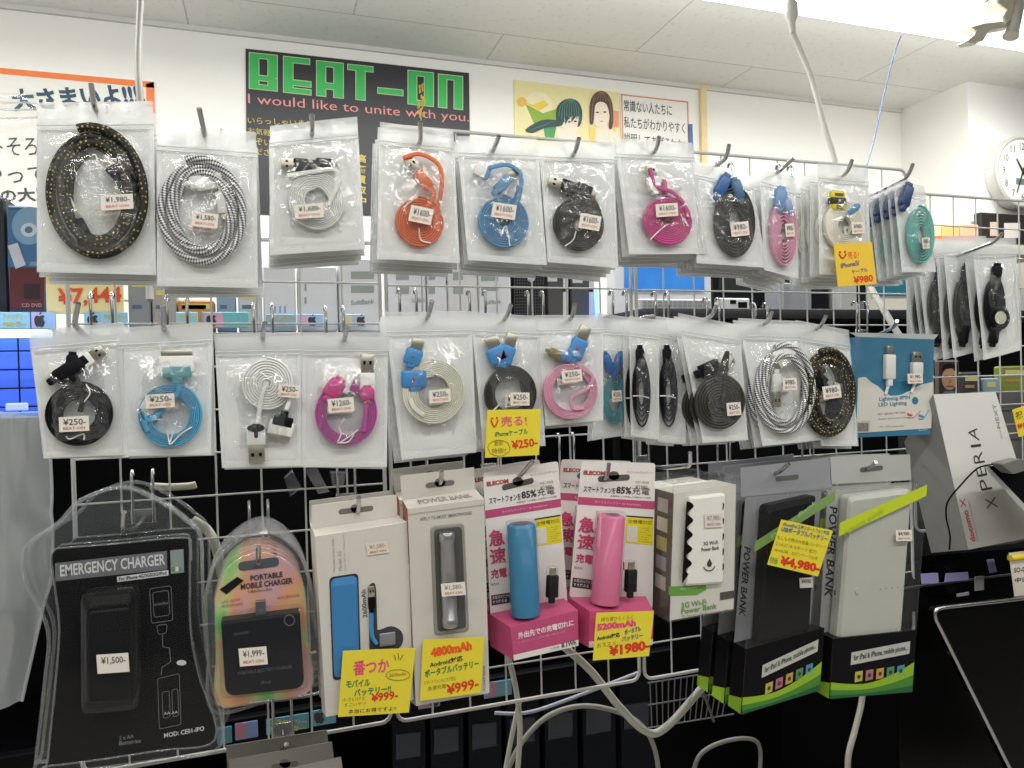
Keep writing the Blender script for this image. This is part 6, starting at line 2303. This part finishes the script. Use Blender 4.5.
def drive_print(e, L):
    mb = MB()
    panel(mb, L, rq(10, 268, 44.5, 309.5), M('5b2323', 0.5), .0008)
    panel(mb, L, rq(8, 210, 44, 267), M('3d6c94', 0.4), .0008)
    c = [(29 + 17 * math.cos(i * .25), 226 + 19 * math.sin(i * .25)) for i in range(25)]
    panel(mb, L, c, M('7fa3bd', 0.25), .0012)
    panel(mb, L, [(29 + 8 * math.cos(i * .3), 230 + 7 * math.sin(i * .3)) for i in range(21)], M('c8d3da', 0.4), .0016)
    panel(mb, L, [(29 + 4 * math.cos(i * .3), 230 + 3.4 * math.sin(i * .3)) for i in range(21)], M('52748c', 0.4), .002)
    panel(mb, L, [(8, 246), (18, 243), (26, 265), (16, 269)], M('c7c9cc', 0.5), .0022)
    for i in range(4):
        panel(mb, L, rq(14, 262 + i * 1.0, 26, 262.5 + i * 1.0), M('b5b9bd', 0.5), .0014)
        panel(mb, L, rq(30, 262 + i * 1.0, 43, 262.5 + i * 1.0), M('b5b9bd', 0.5), .0014)
    panel(mb, L, rq(24, 284, 40, 299), M('2c1516', 0.5), .0014)
    for s, x0, x1 in (('CD', 22, 30), ('DVD', 32, 42)):
        a, b = L(x0, 307) + Vector((0, -.0016, 0)), L(x1, 307) + Vector((0, -.0016, 0))
        mb.text(s, (a, b, a + Vector((0, 0, .006))), M('c9a9a0', 0.5))
    mb.build('printing', e)


bgbox('drive_box', 'blue and dark red disc drive box behind the leftmost bag', 'box', (8, 206, 45, 311), YS - .02, .06, M('33567c', 0.5), None, drive_print, **ONS)
bgbox('drive_box', 'dark box at the left picture edge, beside the blue disc drive box', 'box', (-40, 196, 7, 311), YS, .06, M('23262c', 0.5), **ONS)
e, L = bgbox('price_label', 'cream price label with big red numerals behind the leftmost bags', 'label', (46, 284, 124, 314), YS - .03, .003, M('f0dfa0', 0.6))
mb = MB()
panel(mb, L, rq(46, 262, 56, 284), M('e9d25a', 0.6))
a, b = L(58, 308) + Vector((0, -.002, 0)), L(122, 305) + Vector((0, -.002, 0))
mb.text('¥7,444', (a, b, a + Vector((0, 0, .034))), M('e0552a', 0.6), .03)
mb.build('lettering', e)
for i, (q, c, lab) in enumerate((((128, 278, 150, 313), '8f9499', 'grey gadget box behind the black and white braided rings'), ((152, 286, 176, 313), 'a9a49a', 'beige gadget box behind the white braided cable bag'),
                                 ((178, 300, 214, 313), 'c98a4a', 'low orange box behind the white braided cable bag'), ((216, 262, 235, 313), '8ea3b8', 'bluish grey gadget box left of the white phone boxes'), ((238, 290, 262, 313), 'c6c8cc', 'small pale box beside the white phone boxes'))):
    bgbox('gadget_box', lab, 'box', q, YS, .05, M(c, 0.5), 'small gadget boxes behind the braided cable bags', px_print([((q[0] + 4, q[1] + 4, q[2] - 4, q[1] + 9), M('e3d27a', 0.6)), ((q[0] + 4, q[3] - 8, q[2] - 8, q[3] - 4), M('5a6f86', 0.6))]), **ONS)

# wall-side things at the right, under the clock
bgbox('framed_picture', 'dark picture with pale oval shapes under the wall clock', 'picture', (981, 214, 1040, 242), PY - .05, .03, M('2a2522', 0.5), None, px_print([((990, 222, 998, 236), M('c9b7a4', 0.6)), ((1004, 223, 1020, 238), M('d6d2c8', 0.6))]))
for i, (x0, x1, c) in enumerate(((926, 942, 'd9cf9a'), (943, 960, 'd8b36c'), (961, 979, 'cfae8a'))):
    bgbox('file_box', 'low %s card box on the ledge below the right grid rail' % ('pale yellow', 'amber', 'tan')[i], 'box', (x0, 226 - i, x1, 244), PY - .14, .06, M(c, 0.6), 'card boxes on the ledge under the clock', px_print([((x0, 236, x1, 241), M('c46a3f', 0.6))]))
bgbox('ledge', 'pale ledge on the wall below the clock, behind the far right bags', 'ledge', (915, 244, 1060, 254), PY - .2, .2, M('c9c7bf', 0.5))


def face_print(e, L):
    mb = MB()
    panel(mb, L, rq(939, 362, 958, 398), M('2e2a28', 0.6))
    panel(mb, L, [(949 + 7.6 * math.cos(i * .3), 379 + 11 * math.sin(i * .3)) for i in range(21)], M('b98f6f', 0.6), .0012)
    panel(mb, L, [(941, 371), (943, 365), (950, 363), (957, 366), (957, 373), (953, 368), (945, 369)], M('241d1a', 0.6), .0016)
    for x in (945.5, 953):
        panel(mb, L, rq(x - 1.8, 375.5, x + 1.8, 377), M('2b201b', 0.6), .0016)
    panel(mb, L, [(948.6, 378), (950, 378), (951, 383), (948, 383)], M('a67a5c', 0.6), .0016)
    panel(mb, L, rq(946, 385.6, 953, 387), M('8a4f42', 0.6), .0016)
    panel(mb, L, [(940, 398), (944, 391), (955, 391), (959, 398)], M('5f6a78', 0.6), .0012)
    mb.build('printing', e)


bgbox('magazine', 'magazine with a face on its cover, above the tilted phone box', 'magazine', (938, 360, 960, 400), 1.10, .01, M('6d625c', 0.5), None, face_print)
for i, (q, c, lab) in enumerate((((962, 372, 982, 398), '3c3d3f', 'dark packet right of the magazine with a face'), ((984, 378, 1000, 398), '8fa6ab', 'pale blue packet behind the grid above the phone box'), ((1002, 366, 1030, 398), '7f8a3f', 'green and yellow packet at the right edge behind the grid'))):
    bgbox('small_packet', lab, 'packet', q, 1.12, .02, M(c, 0.5), 'packets behind the right grid', px_print([((q[0] + 3, q[1] + 4, q[2] - 5, q[1] + 9), M('c9c489', 0.6)), ((q[0] + 3, q[1] + 13, q[2] - 8, q[1] + 16), M('a9894f', 0.6))]))
bgbox('back_board', 'dark board standing behind the packets and phone box at the right', 'board', (905, 398, 1060, 540), 1.29, .02, M('2a2a2c', 0.6))

# ------------------------------------------------------------------ lower left: plastic sheet, lower cords, dark goods
ps = Fr(20, 440, 0.862, 0, 0, 'plastic_bag', 'big hazy clear plastic bag hanging at the left edge beside the emergency charger', 'plastic bag')
Q = ps.quad([(-90, 405), (50, 416), (46, 700), (-90, 730)])


def shf(u, v):
    p = Q[0] * (1 - u) * (1 - v) + Q[1] * u * (1 - v) + Q[2] * u * v + Q[3] * (1 - u) * v
    p = p.copy()
    p.x += .003 * math.sin(v * 5.0) * u - .05 * max(0, v - .6) * u
    p.y = -.012 * math.sin(u * 9 + v * 2) - .010 * noise.noise(Vector((u * 4, v * 3, 2))) - .006 * (1 - abs(noise.noise(Vector((u * 9, v * 3, 5))))) ** 6
    return p


MB().grid(shf, 30, 40, SHEET).build('sheet', ps.e)
MB().tube([shf(1, i / 30) for i in range(31)], .0016, SHEET, 6).build('edge_seam', ps.e)
tp_ = Fr(0, 95, 0.79, 0, 0, 'clear_bag', 'large clear zip bag hanging at the left edge over the orange bordered poster', 'zip bag')
Q2 = tp_.quad([(-110, 88), (38, 92), (38, 200), (-110, 200)])


def shf2(u, v):
    p = (Q2[0] * (1 - u) * (1 - v) + Q2[1] * u * (1 - v) + Q2[2] * u * v + Q2[3] * (1 - u) * v).copy()
    p.y = -.004 * math.sin(u * 6) - .006 * noise.noise(Vector((u * 3, v * 3, 8))) * v - .003 * (1 - abs(noise.noise(Vector((u * 3, v * 14, 5))))) ** 5 * (v < .5)
    return p


mb = MB()
mb.grid(shf2, 24, 30, film('thin_clear_film', 0.05, 0.06, 0.12))
for v in (.1, .16, .24):
    mb.tube([shf2(i / 20, v) + Vector((0, -.0005, 0)) for i in range(21)], .0009, SEAL, 6)
mb.build('film', tp_.e)

CG = 'loose white cords hanging below the grid'
CY2 = M('b9b7ac', 0.5)
cord('white cord running straight down below the cream power bank box', [(508, 655, 1.02), (516, 690, 1.02), (520, 730, 1.02), (516, 790, 1.02)], .0042, CY2, group=CG)
cord('white cord slanting down to the left below the blue cylinder pack', [(520, 700, 1.06), (512, 735, 1.06), (500, 800, 1.06)], .004, CY2, group=CG)
cord('flat white cord hanging in a wide V below the pink cylinder pack', [(556, 640, .932), (590, 670, .932), (618, 705, .933), (645, 731, .935), (665, 728, .935), (700, 690, .934), (712, 672, .932)], .0055, CY2, group=CG)
cord('grey cord bent in a low arch under the 1980 yen card', [(500, 790, 1.08), (520, 745, 1.08), (550, 715, 1.08), (590, 706, 1.08), (635, 720, 1.08), (655, 750, 1.08), (660, 800, 1.08)], .0042, M('8f8d84', 0.5), group=CG)
cord('thin pale cord sagging behind the bottom rail of the grid', [(495, 713, 1.12), (530, 712, 1.12), (580, 695, 1.12), (640, 672, 1.10)], .003, M('a6a7b4', 0.5), group=CG)
cord('grey cord arching below the black power bank box', [(690, 790, 1.05), (700, 755, 1.05), (730, 740, 1.05), (757, 742, 1.05), (760, 770, 1.05), (755, 800, 1.05)], .0036, M('77766f', 0.5), group=CG)
cord('white cord dropping from under the white power bank box', [(861, 680, .98), (862, 700, .98), (855, 730, .98), (848, 760, .98), (850, 800, .98)], .0048, CY2, group=CG)
cord('white corrugated cord between the two blister packs', [(192, 520, .95), (207, 530, .95), (217, 550, .94), (224, 590, .95)], .006, M('aeada4', 0.5), group=CG)
cord('white plug cable lying behind the left grid panel', [(150, 486, .931), (170, 487, .931), (190, 486, .931), (196, 484.5, .931)], .0042, M('c9c6b4', 0.5), group=CG)

# dark goods hung in the shade of the lower shelf
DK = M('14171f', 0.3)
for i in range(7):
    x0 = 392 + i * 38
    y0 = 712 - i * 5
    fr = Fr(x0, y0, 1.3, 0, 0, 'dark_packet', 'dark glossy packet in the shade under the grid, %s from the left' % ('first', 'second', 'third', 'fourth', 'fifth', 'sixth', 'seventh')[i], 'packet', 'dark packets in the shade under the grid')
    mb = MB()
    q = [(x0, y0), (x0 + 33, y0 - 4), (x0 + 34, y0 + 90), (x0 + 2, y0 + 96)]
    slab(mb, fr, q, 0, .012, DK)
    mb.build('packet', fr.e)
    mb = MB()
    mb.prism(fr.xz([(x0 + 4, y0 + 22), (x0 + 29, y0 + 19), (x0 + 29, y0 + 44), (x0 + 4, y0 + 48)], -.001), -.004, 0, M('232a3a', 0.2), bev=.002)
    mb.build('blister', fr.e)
# black wire basket low in the middle
bk = Fr(690, 700, .945, 0, 0, 'wire_basket', 'grey wire basket in the dark below the 1980 yen card', 'basket')
mb = MB()
GW = M('77777a', 0.4, 0.3)
for i in range(14):
    mb.tube([bk.P(650 + i * 6.2, 683 - i * 1.0, 0), bk.P(652 + i * 5.4, 728 - i * 1.0, .01)], .0009, GW, 5)
for y in (683, 705, 728):
    mb.tube([bk.P(648, y, 0), bk.P(734, y - 14, 0)], .0011, GW, 5)
mb.tube([bk.P(700, 683, 0), bk.P(714, 722, -.02)], .002, GW, 6)
mb.build('wire_body', bk.e)
# metal brackets and glints behind the upper left of the lower grid
for i, (pts, lab) in enumerate((([(284, 478), (292, 470), (302, 488), (290, 497)], 'bright metal bracket behind the grid left of the blue device box'), ([(303, 468), (314, 462), (330, 492), (318, 494)], 'long slanted metal bracket behind the grid left of the blue device box'),
                                ([(330, 472), (346, 472), (345, 486), (332, 486)], 'short square metal bracket above the blue device box'))):
    fr = Fr(pts[0][0], pts[0][1], DGRID + .006, 0, 0, 'metal_bracket', lab, 'bracket', 'metal brackets behind the grid')
    MB().prism(fr.xz(pts), 0, .012, M('85858a', 0.25, 0.9), bev=.0015).build('plate', fr.e)
